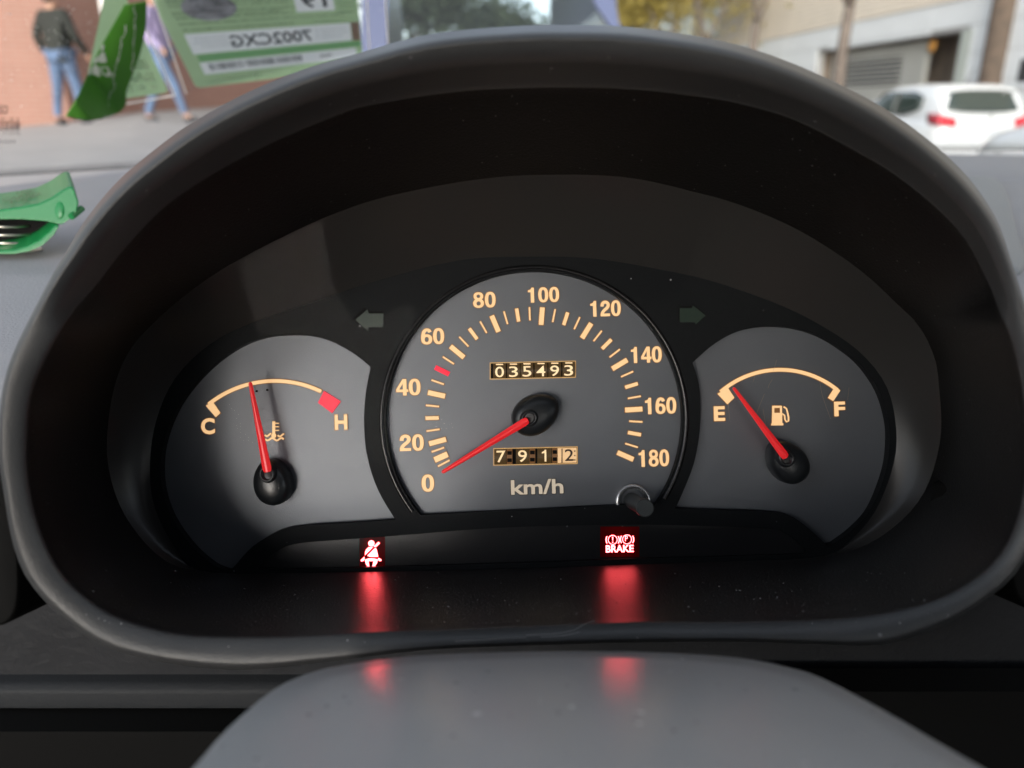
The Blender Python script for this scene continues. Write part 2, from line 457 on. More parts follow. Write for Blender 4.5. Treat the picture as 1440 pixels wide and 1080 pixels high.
# ---------------------------------------------------------------- speedometer
mb = MB(); mb.prism([px2(grow(speedo_out, 6), 0)], -0.0012, 0)
SP = mb.build('speedometer_dial', M_dial, CL)
TC = (751, 584.5)
def sp_angle(v):
    pts = [(0, 211.6), (10, 204.0), (20, 195.0), (180, -23.8)]
    for (a, x), (b, y) in zip(pts, pts[1:]):
        if v <= b: return x + (y - x) * (v - a) / (b - a)
def tick_mesh(r0, r1, w, m, edge=1.0, em=None):
    t = MB(); e = edge
    t.prism([[Vector((r0 * U, -w / 2 * U)), Vector((r1 * U, -w / 2 * U)), Vector((r1 * U, w / 2 * U)), Vector((r0 * U, w / 2 * U))]], 0, 0.0002, 0)
    if e: t.prism([[Vector(((r0 - e) * U, (-w / 2 - e) * U)), Vector(((r1 + e) * U, (-w / 2 - e) * U)), Vector(((r1 + e) * U, (w / 2 + e) * U)), Vector(((r0 - e) * U, (w / 2 + e) * U))]], -0.0002, 0.00008, 1)
    return make('tick', t.v, t.f, [m, em or M_edge], False, t.m)
t_major = tick_mesh(128, 152.5, 6.8, M_num); t_mid = tick_mesh(134, 152.5, 4.9, M_num); t_min = tick_mesh(134, 152.5, 2.3, M_num, 0.8)
t_red = tick_mesh(134, 153.5, 4.6, M_redp, 1.2, M_redp); t_10 = tick_mesh(133, 153, 8.0, M_num)
tc = loc(*TC, 0)
for v in range(5, 181, 5):
    if v == 50: me = t_red
    elif v == 10: me = t_10
    elif v % 20 == 0: me = t_major
    elif v % 10 == 0: me = t_mid
    else: me = t_min
    o = link('tick', me, SP)
    o.location = (tc.x, tc.y, 0.00025); o.rotation_euler = (0, 0, R(sp_angle(v)))
    if v == 50: o['label'] = 'red tick between 40 and 60'
def superell(cx, cy, rx, ry, n=40, e=2.35):
    P = []
    for k in range(n):
        a = 2 * math.pi * k / n; c_, s_ = math.cos(a), math.sin(a)
        P.append((cx + rx * math.copysign(abs(c_) ** (2 / e), c_), cy + ry * math.copysign(abs(s_) ** (2 / e), s_)))
    return P
def bandp(pts, w): return stroke_band([tuple(p) for p in spline(pts, 36, False)], w)
GLYPH = {
 '0': [[superell(.30, .5, .285, .505), superell(.30, .5, .105, .345)]],
 '1': [[[(.205, 0), (.40, 0), (.40, 1), (.255, 1), (.225, .905), (.155, .85), (.05, .83), (.05, .70), (.205, .70)]]],
 '2': [[bandp([(.115, .63), (.125, .745), (.185, .865), (.30, .912), (.415, .87), (.475, .765), (.468, .655), (.415, .555), (.32, .46), (.21, .355), (.135, .24), (.112, .10)], .185)], [[(.02, 0), (.57, 0), (.57, .175), (.02, .175)]]],
 '4': [[[(.34, 1), (.015, .385), (.015, .215), (.345, .215), (.345, 0), (.525, 0), (.525, .215), (.61, .215), (.61, .37), (.525, .37), (.525, 1)], [(.345, .37), (.16, .37), (.345, .73)]]],
 '6': [[superell(.305, .315, .285, .32, 36, 2.2), superell(.305, .31, .11, .165, 36, 2.1)], [bandp([(.112, .31), (.115, .52), (.15, .73), (.22, .865), (.325, .915), (.43, .875), (.485, .76)], .18)]],
 '8': [[superell(.30, .285, .288, .29, 36, 2.15), superell(.30, .28, .115, .14, 36, 2.1)], [superell(.30, .745, .258, .26, 36, 2.15), superell(.30, .745, .10, .115, 36, 2.1)]],
}
def digits_into(mb, s, box, z, mi, e=0.0, th=0.0002, roll=1.7):
    x0, y0, x1, y1 = box; cx_, cy_ = (x0 + x1) / 2, (y0 + y1) / 2
    adv = 0.625; wtot = adv * (len(s) - 1) + 0.575 - (0.05 if s[0] == '1' else 0.015)
    o_ = 0.05 if s[0] == '1' else 0.015
    a = R(roll); k = 0
    for i, ch in enumerate(s):
        for loops in GLYPH[ch]:
            L_ = []
            for li, lp in enumerate(loops):
                pts = [((x + i * adv - o_) / wtot, y) for x, y in lp]
                P = []
                for u, w in pts:
                    X = (u - 0.5) * (x1 - x0); Y = (w - 0.5) * (y1 - y0)
                    P.append((cx_ + X * math.cos(a) - Y * math.sin(a), cy_ - (X * math.sin(a) + Y * math.cos(a))))
                if e: P = grow(P, e if li == 0 else -e * 0.8)
                L_.append(px2(P, z))
            mb.prism(L_, z - th, z + k * 0.000012, mi); k += 1
nums = {'0': (593, 667.5, 610, 691.3), '20': (562, 611, 595.5, 634), '40': (557, 533, 591, 556), '60': (592, 461.7, 624.3, 484), '80': (665.3, 410.8, 696.7, 432.5), '100': (742.5, 404, 786, 425), '120': (830.3, 422.8, 872.7, 444.7), '140': (887.5, 487.5, 930.3, 510), '160': (907.4, 559, 950.7, 582), '180': (898.3, 632.6, 940.7, 656)}
for s, b in nums.items():
    m = MB(); digits_into(m, s, b, 0.0004, 0); digits_into(m, s, b, 0.00022, 1, 0.9, 0.0001)
    m.build('numeral', [M_num, M_edge], SP, fix=True)
printed('unit_lettering', 'km/h', (718.5, 674, 792.2, 695), SP, bold=0.022, mats=[M_numw, M_edgeg], edge=1.1)

def needle(parent, tip, root, wt, wr, z):
    a = loc(*tip, z); b = loc(*root, z)
    d = (b - a); L_ = d.length; d.normalize(); n = Vector((-d.y, d.x, 0))
    rings = []
    for t, w, zt in ((0, wt * 0.55, 0), (0.015, wt, 0), (0.6, wt + (wr - wt) * 0.62, 0.0), (0.95, wr, 0), (0.99, wr * 0.85, 0), (1.0, wr * 0.5, 0)):
        p = a + d * L_ * t; h = w * U * 0.5 * (D - z) / D
        rings.append([p + n * h + Vector((0, 0, -0.0005)), p + n * h + Vector((0, 0, 0.0002)), p + n * h * 0.25 + Vector((0, 0, 0.0007)), p - n * h * 0.25 + Vector((0, 0, 0.0007)), p - n * h + Vector((0, 0, 0.0002)), p - n * h + Vector((0, 0, -0.0005))])
    m = MB(); m.loft(rings, True, 0, True, True)
    return m.build('needle', M_needle, parent, fix=True)
def hub(parent, c, ang, hl, hw, root, zt=0.0085):
    """egg-shaped hub cap lying along the needle, with a socket where the needle enters"""
    m = MB(); a = R(ang); rings = []
    for s, z, sh in ((1.0, 0.0003, 0), (1.0, zt * 0.45, 0), (0.985, zt * 0.62, 0), (0.93, zt * 0.80, 0), (0.80, zt * 0.93, 0), (0.55, zt * 1.02, 0), (0.25, zt * 1.05, 0), (0.02, zt * 1.06, 0)):
        ring = []
        for k in range(40):
            w = 2 * math.pi * k / 40
            x = math.cos(w) * hl * s; y = math.sin(w) * hw * s * (1 - 0.10 * math.cos(w))
            X = c[0] + x * math.cos(a) - y * math.sin(a); Y = c[1] - (x * math.sin(a) + y * math.cos(a))
            p = loc(X, Y, 0); p.z = z; ring.append(p)
        rings.append(ring)
    m.loft(rings, True, 0, False, True)
    h = m.build('needle_hub', M_hub, parent, smooth=True, fix=True)
    # socket: raised lip round the needle root
    m = MB(); rings = []
    for r, z in ((14.5, zt * 0.62), (11.5, zt * 1.10), (9.2, zt * 1.24), (7.4, zt * 1.22), (6.4, zt * 1.02)):
        ring = []
        for k in range(28):
            w = 2 * math.pi * k / 28
            x = math.cos(w) * r * 1.12; y = math.sin(w) * r
            X = root[0] + x * math.cos(a) - y * math.sin(a); Y = root[1] - (x * math.sin(a) + y * math.cos(a))
            p = loc(X, Y, zt); p.z = z; ring.append(p)
        rings.append(ring)
    m.loft(rings, True, 0, False, True)
    m.build('needle_socket', M_hub, parent, smooth=True, fix=True)
ZN = 0.0112
hub(SP, (752.5, 582), 31.6, 35.5, 27, (744, 588))
needle(SP, (621.5, 664.5), (742.5, 590.5), 5.2, 11.2, ZN)

# odometers
def odometer(name, quad, cells, parent, label):
    """quad: window corners px (x0,y0,x1,y1) with a roll; cells: (x0,x1,digit,style)"""
    x0, y0, x1, y1 = quad; roll = -0.022
    yy = lambda x, y: y + (x - x0) * roll
    m = MB(); t = 1.3
    out = [(x0 - t, yy(x0, y0) - t), (x1 + t, yy(x1, y0) - t), (x1 + t, yy(x1, y1) + t), (x0 - t, yy(x0, y1) + t)]
    inn = [(x0, yy(x0, y0)), (x1, yy(x1, y0)), (x1, yy(x1, y1)), (x0, yy(x0, y1))]
    m.prism([px2(out, 0), px2(inn, 0)], 0.0, 0.00045, 0)
    m.prism([px2(inn, 0)], 0.00002, 0.0001, 1)
    fr = m.build(name, [M_gold, M_black], parent)
    fr['label'] = label
    for cx0, cx1, s, st in cells:
        m = MB(); rings = []
        for k in range(9):
            q = k / 8; y = y0 + 0.6 + (y1 - y0 - 1.2) * q
            z = 0.00015 + 0.0011 * math.sin(math.pi * q) ** 0.8
            a = loc(cx0, yy(cx0, y), 0); b = loc(cx1, yy(cx1, y), 0); a.z = z; b.z = z
            rings.append([a, b])
        m.loft([list(r)[::-1] for r in rings], False, 0)
        mats = [M_wheel, M_digit]
        if st == 'w': mats = [M_wheelw, M_digitd]
        if st == 'g': mats = [M_gear, M_black]
        if s:
            c = (cx0 + cx1) / 2 if st != 'w' else cx1 - 10
            cy = yy(c, (y0 + y1) / 2) + (1.6 if name == 'odometer' else -0.2)
            hw = 6.2 if s != '1' else 2.6; hh = 7.4 if name == 'odometer' else 8.2
            if st == 'd7': c = cx0 + 9
            if s == '1':
                c += 1
                m.prism([px2([(c - 4.5, cy - hh + 3.4), (c - 1.2, cy - hh + 1.6), (c - 0.4, cy - hh), (c + 1.6, cy - hh), (c + 1.9, cy + hh), (c - 0.6, cy + hh), (c - 0.8, cy - hh + 4.2), (c - 4.5, cy - hh + 5.2)], 0.0014)], 0.0009, 0.00145, 1)
            else: text_into(m, s, (c - hw, cy - hh, c + hw, cy + hh), 0.00145, 0.004, 1.3, 1, 0.0006)
            if name == 'odometer':      # foot of the digit rolling in from above
                a = loc(c - 5, yy(c, y0 + 1.0), 0); b = loc(c + 5, yy(c, y0 + 2.6), 0)
                m.box(((a.x + b.x) / 2, (a.y + b.y) / 2, 0.0006), (abs(b.x - a.x), abs(a.y - b.y), 0.0004), 1)
        if st == 'w':
            for q in range(3):
                p = loc(cx1 - 2.6, yy(cx1, y0 + 5 + q * 6.2), 0)
                m.box((p.x, p.y, 0.0011), (1.7 * U, 1.7 * U, 0.0006), 1)
            p = loc(cx0 + 6, yy(cx0, (y0 + y1) / 2), 0)
            m.box((p.x, p.y, 0.0011), (1.4 * U, 20 * U, 0.0005), 1)
        if st == 'g':
            for q in range(2):
                p = loc((cx0 + cx1) / 2, yy(cx0, y0 + 5.5 + q * 10), 0)
                m.box((p.x, p.y, 0.0012), ((cx1 - cx0) * U * 0.8, 5 * U, 0.0006), 1)
        m.build('digit_wheel' if s else 'drive_gear', mats, fr)
    return fr
ode = [702.5, 722, 741, 760.6, 780, 799.7]
odometer('odometer', (690, 511, 808.5, 532.5), [(x - 9, x + 9, s, 'n') for x, s in zip(ode, '035493')], CL, 'odometer window reading 035493')
odometer('trip_meter', (695, 631.5, 811, 653.5), [(695.5, 711.7, '7', 'd7'), (712.5, 720.5, '', 'g'), (725.5, 744, '9', 'n'), (744.5, 752.5, '', 'g'), (755.5, 775.5, '1', 'n'), (776.3, 783.5, '', 'g'), (784, 810.5, '2', 'w')], CL, 'trip meter window reading 791 and a cream wheel with 2')

# reset knob
RK = MB()
p0 = loc(888, 704, 0); p1 = loc(910, 716, 0.027)
ax = (p1 - p0).normalized()
RK.tube([p0, p0 + ax * 0.0235, p0 + ax * 0.0238], [0.0029, 0.0026, 0.0024], 28)
kb = RK.build('reset_knob', M_knob, CL, smooth=False, fix=True)
m = MB(); q = p1 - ax * 0.003
m.tube([q - ax * 0.004, q - ax * 0.0038, q - ax * 0.0002, q + ax * 0.0001], [0.0026, 0.0030, 0.0030, 0.0027], 32)
m.build('knob_cap', M_knob, kb, fix=True)
m = MB(); rings = []
for r, z in ((24.5, 0.0002), (24.5, 0.0022), (23.5, 0.0030), (21, 0.0030), (19, 0.0022), (17, 0.0010), (15.5, 0.0002)):
    rings.append([Vector((loc(889, 704, 0).x + math.cos(w) * r * U, loc(889, 704, 0).y + math.sin(w) * r * U, z)) for w in [2 * math.pi * k / 40 for k in range(40)]])
m.loft(rings)
m.build('knob_collar', M_boss, kb, smooth=True, fix=True)

# ---------------------------------------------------------------- temperature gauge
def circle3(a, b, c):
    ax_, ay = a; bx, by = b; cx, cy = c
    d = 2 * (ax_ * (by - cy) + bx * (cy - ay) + cx * (ay - by))
    ux = ((ax_**2 + ay**2) * (by - cy) + (bx**2 + by**2) * (cy - ay) + (cx**2 + cy**2) * (ay - by)) / d
    uy = ((ax_**2 + ay**2) * (cx - bx) + (bx**2 + by**2) * (ax_ - cx) + (cx**2 + cy**2) * (bx - ax_)) / d
    return (ux, uy), math.hypot(ax_ - ux, ay - uy)
def arc_band(a, b, c, w, e=0):
    o, r = circle3(a, b, c)
    a0 = math.atan2(o[1] - a[1], a[0] - o[0]); a1 = math.atan2(o[1] - c[1], c[0] - o[0])
    a0 += e / r; a1 -= e / r
    P = lambda rr, t: (o[0] + rr * math.cos(t), o[1] - rr * math.sin(t))
    n = 28
    return [P(r + w / 2 + e, a0 + (a1 - a0) * k / n) for k in range(n + 1)] + [P(r - w / 2 - e, a1 + (a0 - a1) * k / n) for k in range(n + 1)]
def dial_sheet(name, out):
    cx = sum(p[0] for p in out) / len(out); cy = sum(p[1] for p in out) / len(out)
    m = MB(); m.prism([px2(grow(out, 4), 0)], -0.0012, -0.0001)
    return m.build(name, M_dial, CL)
TG = dial_sheet('temperature_dial', temp_out)
def scale(parent, arc, quads, name='scale_arc'):
    m = MB()
    m.prism([px2(arc_band(*arc, 5.0), 0)], 0.0002, 0.0005, 0)
    m.prism([px2(arc_band(*arc, 5.0, 1.0), 0)], 0.0001, 0.0003, 1)
    for q in quads:
        m.prism([px2(q, 0)], 0.0002, 0.00052, 0); m.prism([px2(grow(q, 1.3), 0)], 0.0001, 0.00031, 1)
    return m.build(name, [M_num, M_edge], parent, fix=True)
scale(TG, ((294, 568.5), (391, 535.7), (452, 550.5)), [[(290.2, 570.5), (299.5, 564.5), (310.5, 580.5), (304, 586.5)]])
m = MB(); q = [(456, 549.6), (479.6, 564.4), (467.4, 581), (447.6, 566.3)]
m.prism([px2(q, 0)], 0.0002, 0.0005, 0)
m.build('hot_mark', M_redp, TG)
printed('gauge_letter', 'C', (282.8, 588, 301.9, 610.7), TG, bold=0.035)
printed('gauge_letter', 'H', (470.7, 583, 488.3, 604.3), TG, bold=0.035)
def symbol(name, shapes, parent, mats, z=0.0002, e=0.9, th=0.0003):
    m = MB()
    for sh in shapes:
        loops = sh if isinstance(sh[0], list) else [sh]
        m.prism([px2(l, 0 if z < 0.002 else z) for l in loops], z, z + th, 0)
        if e: m.prism([px2(grow(loops[0], e), 0)], z - 0.0001, z + th * 0.4, 1)
    return m.build(name, mats, parent, fix=True)
wave = lambda x0, y0, w, n: [(x0 + w * k / 16, y0 + 1.7 * math.sin(k / 16 * n * 2 * math.pi)) for k in range(17)]
symbol('thermometer_symbol', [stroke_band([(385.5, 592.5), (385.5, 611)], 4), circ((385.5, 612.5), 3.4, 20), stroke_band([(387, 595), (393, 595.3)], 1.5), stroke_band([(387, 600), (393, 600)], 1.5), stroke_band([(387, 605.3), (393, 605)], 1.5), stroke_band(wave(373.5, 617.5, 26, 2), 2.4), stroke_band(wave(373, 611.5, 9, 0.8), 2.2), stroke_band(wave(391, 612, 9, 0.8), 2.2)], TG, [M_num, M_edge])
m = MB()
for p in ((361, 550), (376, 548.4)):
    m.prism([px2(circ(p, 1.5, 12), 0)], 0.0, 0.0004)
m.build('stop_pin', M_black, TG)
hub(TG, (388, 676), 103, 32.5, 25, (377, 666))
needle(TG, (351.5, 537.5), (376.3, 664), 4.6, 12.2, ZN)

# ---------------------------------------------------------------- fuel gauge
FG = dial_sheet('fuel_dial', fuel_out)
scale(FG, ((1013, 551), (1093, 520), (1177, 548.5)), [[(1008.5, 553.7), (1023.3, 545.4), (1032.2, 559.3), (1022.4, 568.5)], [(1173.3, 544.4), (1181, 549), (1171, 564), (1163.7, 559.3)]])
printed('gauge_letter', 'E', (1004, 571.3, 1019.6, 592), FG, bold=0.035)
printed('gauge_letter', 'F', (1173.3, 564.8, 1188.5, 585.2), FG, bold=0.035)
symbol('fuel_pump_symbol', [[[(1085.5, 570.5), (1099, 570.5), (1099.5, 596), (1085, 596)], [(1088.3, 573.5), (1096.3, 573.5), (1096.3, 580.5), (1088.3, 580.5)]], [(1084, 595.5), (1101, 595), (1101, 598), (1084, 598.3)], stroke_band([(1101.5, 572), (1105.5, 574.5), (1107, 580), (1108.5, 587), (1108.3, 592), (1105.5, 593), (1103.3, 590), (1102.8, 584), (1099.5, 581.8)], 2.0)], FG, [M_num, M_edge])
hub(FG, (1102, 648), 126, 32.5, 25, (1104, 644))
needle(FG, (1031.5, 545), (1105.5, 643.5), 4.0, 11.4, ZN)

# ---------------------------------------------------------------- warning strip
W1, W2 = (505.5, 755, 541.5, 797), (844, 740.5, 899, 783.5)
rect = lambda b: [(b[0], b[1]), (b[2], b[1]), (b[2], b[3]), (b[0], b[3])]
ZW = 0.00173
mb = MB(); mb.prism([px2(grow(strip_out, 14), 0.001), px2(rect(W1), 0.0016), px2(rect(W2), 0.0016)], -0.0115, 0.0016)
WS = mb.build('warning_strip', M_panelblk, CL)
def lit_window(box, label):
    """red lens over a light box with a small bulb at its back"""
    m = MB(); q = [loc(*p, 0.0017) for p in rect(box)]
    m.add(q, [(3, 2, 1, 0)])
    o = m.build('warning_lamp', M_glow, WS); o['label'] = label
    c = loc((box[0] + box[2]) / 2, (box[1] + box[3]) / 2, 0); w = abs(q[1].x - q[0].x) * 0.30
    m = MB(); m.box((c.x, c.y, -0.0045), (w, 0.0022, 0.0022)); m.box((c.x, c.y, -0.0112), (abs(q[1].x - q[0].x), abs(q[2].y - q[1].y), 0.0006), 1)
    m.build('bulb', [M_bulb, M_black], o)
lit_window(W1, 'lit red seat belt warning lamp')
lit_window(W2, 'lit red brake warning lamp')
c9 = 9.82
sb = lambda x, y: (470 + x / c9, 730 + y / c9)
symbol('seat_belt_symbol', [circ(sb(525, 322), 4.3, 24),
    [sb(*p) for p in ((490, 372), (548, 372), (436, 486), (440, 440), (455, 402))],
    [sb(*p) for p in ((468, 490), (575, 385), (592, 392), (606, 440), (618, 505), (560, 508), (510, 508))],
    [sb(*p) for p in ((556, 362), (622, 300), (643, 318), (582, 378))],
    [sb(*p) for p in ((430, 505), (432, 550), (392, 572), (376, 555), (412, 520))],
    [sb(*p) for p in ((622, 520), (660, 540), (664, 560), (640, 566), (612, 548))],
    [sb(*p) for p in ((437, 545), (480, 530), (525, 527), (570, 530), (612, 543), (604, 585), (570, 640), (538, 637), (556, 565), (484, 565), (498, 637), (470, 640), (444, 590))]],
    WS, [M_icon, M_icon], ZW, 0, 0.00003)
shapes = []
for cx, cy in ((860.7, 757.8), (880.8, 757.2)):
    shapes.append([circ((cx, cy), 6.7, 36), circ((cx, cy), 5.8, 36)])
    shapes.append(stroke_band(circ((cx, cy), 9.2, 12, 148, 212), 1.3)); shapes.append(stroke_band(circ((cx, cy), 9.2, 12, -32, 32), 1.3))
shapes.append([(860.0, 753.4), (861.5, 753.4), (861.2, 758.8), (860.2, 758.8)]); shapes.append(circ((860.7, 761.0), 0.85, 10))
bs = symbol('brake_symbol', shapes, WS, [M_icon, M_icon], ZW, 0, 0.00003)
m = MB(); text_into(m, 'P', (879.0, 753.6, 882.8, 760.8), ZW + 0.00003, 0.0, 1.0, 0, 0.00002)
m.build('brake_symbol', M_icon, WS)
m = MB(); text_into(m, 'BRAKE', (852, 766.4, 891, 776.6), ZW + 0.00003, 0.025, 1.0, 0, 0.00002)
m.build('warning_lettering', M_icon, WS)

# ---------------------------------------------------------------- trim and lens
lens_pts = [(760, 246), (667, 253), (550, 275), (472, 300), (394, 335), (317, 376), (258, 417), (205, 465), (178, 500), (160, 547), (151, 607), (153, 660), (172, 718), (210, 770), (250, 797), (310, 806), (400, 806), (589, 803), (760, 798.5), (894, 794), (1060, 788), (1165, 782), (1235, 757), (1295, 700), (1322, 620), (1320, 540), (1313, 500), (1292, 458), (1260, 426), (1207, 378), (1129, 327), (1051, 292), (973, 269), (876, 249)]
lens_edge = polar(lens_pts, CC, NR)
zl = lambda y: 0.0055 + 0.028 * max(0, min(1, (800 - y) / 550))
LE = [loc(x, y, zl(y)) for x, y in lens_edge]
PE = [loc(x, y, ZP + 0.0003) for x, y in plate_edge]
mb = MB()
rings = [PE]
for t in (0.25, 0.5, 0.75, 1.0):
    rings.append([a.lerp(b, t) + Vector((0, 0, -0.0018 * math.sin(math.pi * t))) for a, b in zip(PE, LE)])
mb.loft(rings[::-1])
mb.build('trim_tunnel', M_trim, CL, smooth=True)
mb = MB()
cen = loc(735, 560, 0.0); cen.z = 0.023
rings = []
for t in (1.0, 0.8, 0.6, 0.4, 0.2, 0.02):
    rings.append([Vector((cen.x + (p.x - cen.x) * t, cen.y + (p.y - cen.y) * t, (p.z + (0.0205 - p.z) * (1 - t ** 2)) - 0.0006)) for p in LE])
mb.loft(rings, True, 0, False, True)
mb.build('clear_lens', M_lens, CL, smooth=True)

M_scr = mat('lens scratch', (0.30, 0.24, 0.17), 0.6)
for pts in ([(1092, 506), (1090, 514), (1087, 522)], [(1086, 534), (1082, 540), (1080, 546)], [(1153, 538), (1157, 558), (1168, 589)], [(1024, 567), (1026, 590)], [(1075, 554), (1070, 566), (1064, 581)], [(1062, 527), (1059, 537)], [(1194, 545), (1192, 562)], [(1073, 575), (1077, 600)]):
    m = MB(); m.tube([loc(p[0], p[1], 0.0195) for p in spline(pts, 10, False)], 0.00005, 4)
    m.build('scratch', M_scr, CL)

# ================================================================== HOOD
outer_pts = [(795, 35), (734, 36), (642, 43), (581, 53), (506, 74), (428, 97), (350, 129), (272, 171), (218, 210), (163, 257), (117, 311), (89, 356), (70, 385), (53, 420), (36, 455), (18, 494), (5, 537), (-2, 590), (-3, 630), (3, 680), (22, 778), (58, 840), (133, 902), (200, 925), (278, 938), (356, 941), (472, 929), (589, 915), (700, 909), (894, 903), (1050, 902), (1140, 905), (1229, 907), (1273, 899), (1340, 872), (1389, 841), (1424, 812), (1452, 765), (1470, 700), (1476, 620), (1470, 540), (1456, 470), (1438, 410), (1424, 362), (1405, 311), (1374, 264), (1339, 226), (1288, 183), (1230, 144), (1152, 105), (1074, 74), (997, 54), (887, 38)]
inner_pts = [(795, 123), (734, 124), (642, 129), (520, 148), (467, 165), (389, 198), (311, 238), (233, 290), (175, 350), (136, 400), (108, 432), (86, 464), (59, 515), (44, 553), (38, 607), (39, 667), (55, 742), (89, 809), (147, 858), (200, 879), (249, 890), (300, 894), (394, 894), (550, 887), (700, 881), (894, 874), (1011, 874), (1167, 870), (1251, 860), (1318, 842), (1371, 813), (1407, 778), (1429, 733), (1440, 680), (1442, 610), (1438, 553), (1423, 482), (1406, 440), (1386, 389), (1347, 323), (1269, 253), (1191, 206), (1113, 167), (1036, 145), (960, 133), (880, 125)]
OE = polar(outer_pts, CC, NR); IE = polar(inner_pts, CC, NR)
def zi(y): 
    u_ = max(0, min(1, (y - 395) / 75)); u_ = u_ * u_ * (3 - 2 * u_)      # the overhang of the upper half turns into a flat lip below
    return 0.073 + (zo(y) - 0.0035 - 0.073) * u_
def ztop(y): return max(0, min(1, (560 - y) / 500))
def zo(y): return 0.0785 + 0.0270 * max(0, min(1, (880 - y) / 840)) ** 1.1
PHI = (0, 18, 36, 54, 72, 90)
NRIM = 3 + len(PHI) + 3
rings = [[] for _ in range(NRIM + 5)]
outer_xy = []
for (ox, oy), (ix, iy), l in zip(OE, IE, LE):
    t = ztop(oy); a = zo(oy); b = zi(iy)
    g_ = min(1.0, t * 1.6); sh = 0.105 * g_          # the top slopes up away from the lip and is seen at a glancing angle
    fr, zr = 0.20 - 0.06 * t, 0.0036
    o = loc(ox, oy, a - zr); outer_xy.append((o.x, o.y))
    lp = lambda s, z: loc(ox + (ix - ox) * s, oy + (iy - oy) * s, z)
    k0 = 1 + 1.8 * (a + 0.033)
    back2 = loc(ox, oy, a - 0.030)
    r2 = Vector((o.x * 1.002, o.y * 1.002, a - zr - 0.003)).lerp(back2, g_)
    r1 = Vector((o.x * 1.012, o.y * 1.012, a - zr - 0.012)).lerp(Vector((back2.x * 1.02, back2.y * 1.02, back2.z - 0.012)), g_)
    rings[0].append(Vector((max(abs(o.x * k0), abs(r1.x)) * (1 if o.x > 0 else -1), max(abs(o.y * k0), abs(r1.y)) * (1 if o.y > 0 else -1), -0.045)))
    rings[1].append(r1)
    rings[2].append(r2)
    for k, ph in enumerate(PHI):
        rings[3 + k].append(lp(sh + fr * (1 - math.cos(R(ph))), a - zr * (1 - math.sin(R(ph)))))
    fr += sh
    n_ = 3 + len(PHI)
    rings[n_].append(lp(fr + (1 - fr) * 0.5, a + (b - a) * 0.45))
    rings[n_ + 1].append(lp(0.90, b + 0.0004 + (a - b) * 0.05))
    rings[n_ + 2].append(lp(0.965, b - 0.0002))
    i = lp(1.0, b - 0.0016); rings[NRIM].append(i)
    for k, s in enumerate((0.08, 0.35, 0.7, 1.0)):
        rings[NRIM + 1 + k].append(i.lerp(l, s))
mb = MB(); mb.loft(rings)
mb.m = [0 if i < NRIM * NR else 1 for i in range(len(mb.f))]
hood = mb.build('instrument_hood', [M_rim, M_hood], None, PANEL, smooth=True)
tag(hood, 'black plastic hood arching over the gauges, its lower lip dusty and scratched', 'instrument hood')
# scratches on the lower lip
m = MB()
hbv = BVHTree.FromPolygons(mb.v, mb.f)
def on_lip(px, py):
    o_ = Vector((0, 0, D)); d_ = (loc(px, py, 0) - o_).normalized()
    h_ = hbv.ray_cast(o_, d_)[0]
    return (h_ or loc(px, py, 0.072)) - d_ * 0.00005
for pts in ([(740, 893.5), (780, 891), (806, 886), (820, 879), (836, 872)], [(760, 896), (790, 894), (815, 889)], [(640, 902), (690, 899), (740, 896)]):
    q = [on_lip(*p) for p in spline(pts, 20, False)]
    m.tube(q, 0.00010, 4)
o = m.build('scratch', mat('pale scratch', (0.22, 0.22, 0.22), 0.6), hood)

# ================================================================== COLUMN COVER
h = 0.0662
cov = [(225, 1120), (265, 1080), (318, 1020), (380, 968), (430, 945), (480, 933), (560, 922), (640, 917), (720, 914.5), (810, 913.5), (900, 914.5), (980, 918), (1050, 924), (1110, 936), (1160, 952), (1250, 999), (1320, 1040), (1392, 1081), (1450, 1115)]
pl = []
for x, y in spline(cov, 60, False):
    d = h * F / (y - 540); pl.append(Vector(((x - 720) / F * d, 0, D - d)))
# near end closes out of frame
pl = [Vector((pl[0].x - 0.004, 0, 0.19))] + pl + [Vector((pl[-1].x + 0.004, 0, 0.19))]
cx = sum(p.x for p in pl) / len(pl)
ctr = Vector((0.014, 0, 0.165))
rings = []
for s, dy in ((0.99, -0.05), (0.998, -0.012), (1.0, -0.0022), (0.996, -0.0007), (0.985, 0.0), (0.85, 0.0017), (0.6, 0.0044), (0.3, 0.0066), (0.02, 0.0072)):
    rings.append([Vector((ctr.x + (p.x - ctr.x) * s, -h + dy, ctr.z + (p.z - ctr.z) * s)) for p in pl])
mb = MB(); mb.loft(rings, True, 0, False, True)
o = mb.build('steering_column_cover', M_col, None, PANEL, smooth=True, fix=True)
tag(o, 'pale grey rounded steering column cover with red reflections in front of the gauges', 'column cover')

# ================================================================== DASHBOARD
DB = empty('dashboard', Matrix.Translation(EYE), 'lavender grey dashboard running under the windscreen on both sides of the hood', 'dashboard')
def dash_z(f):
    pts = [(0.262, -0.094), (0.28, -0.088), (0.35, -0.074), (0.5, -0.062), (0.9, -0.056), (2, -0.05)]
    for (a, x), (b, y) in zip(pts, pts[1:]):
        if f <= b: return x + (y - x) * (f - a) / (b - a)
    return -0.05
def far_f(px, py):
    r = ray(px, py); f = 0.9
    for _ in range(30): f = dash_z(f) / (r.z / r.y)
    return f, r.x / r.y * f
fe = [far_f(*p) for p in ((-250, 300), (-100, 278), (0, 262), (180, 240), (400, 230), (720, 224), (1100, 219), (1340, 217), (1500, 219), (1700, 228))]
fe.sort(key=lambda t: t[1])
def ffar(x):
    if x <= fe[0][1]: return fe[0][0]
    for (a, xa), (b, xb) in zip(fe, fe[1:]):
        if x <= xb: return a + (b - a) * (x - xa) / (xb - xa)
    return fe[-1][0]
import bisect
hull = [Vector(p) for p in outer_xy]
hc = sum(hull, Vector((0, 0))) / len(hull)
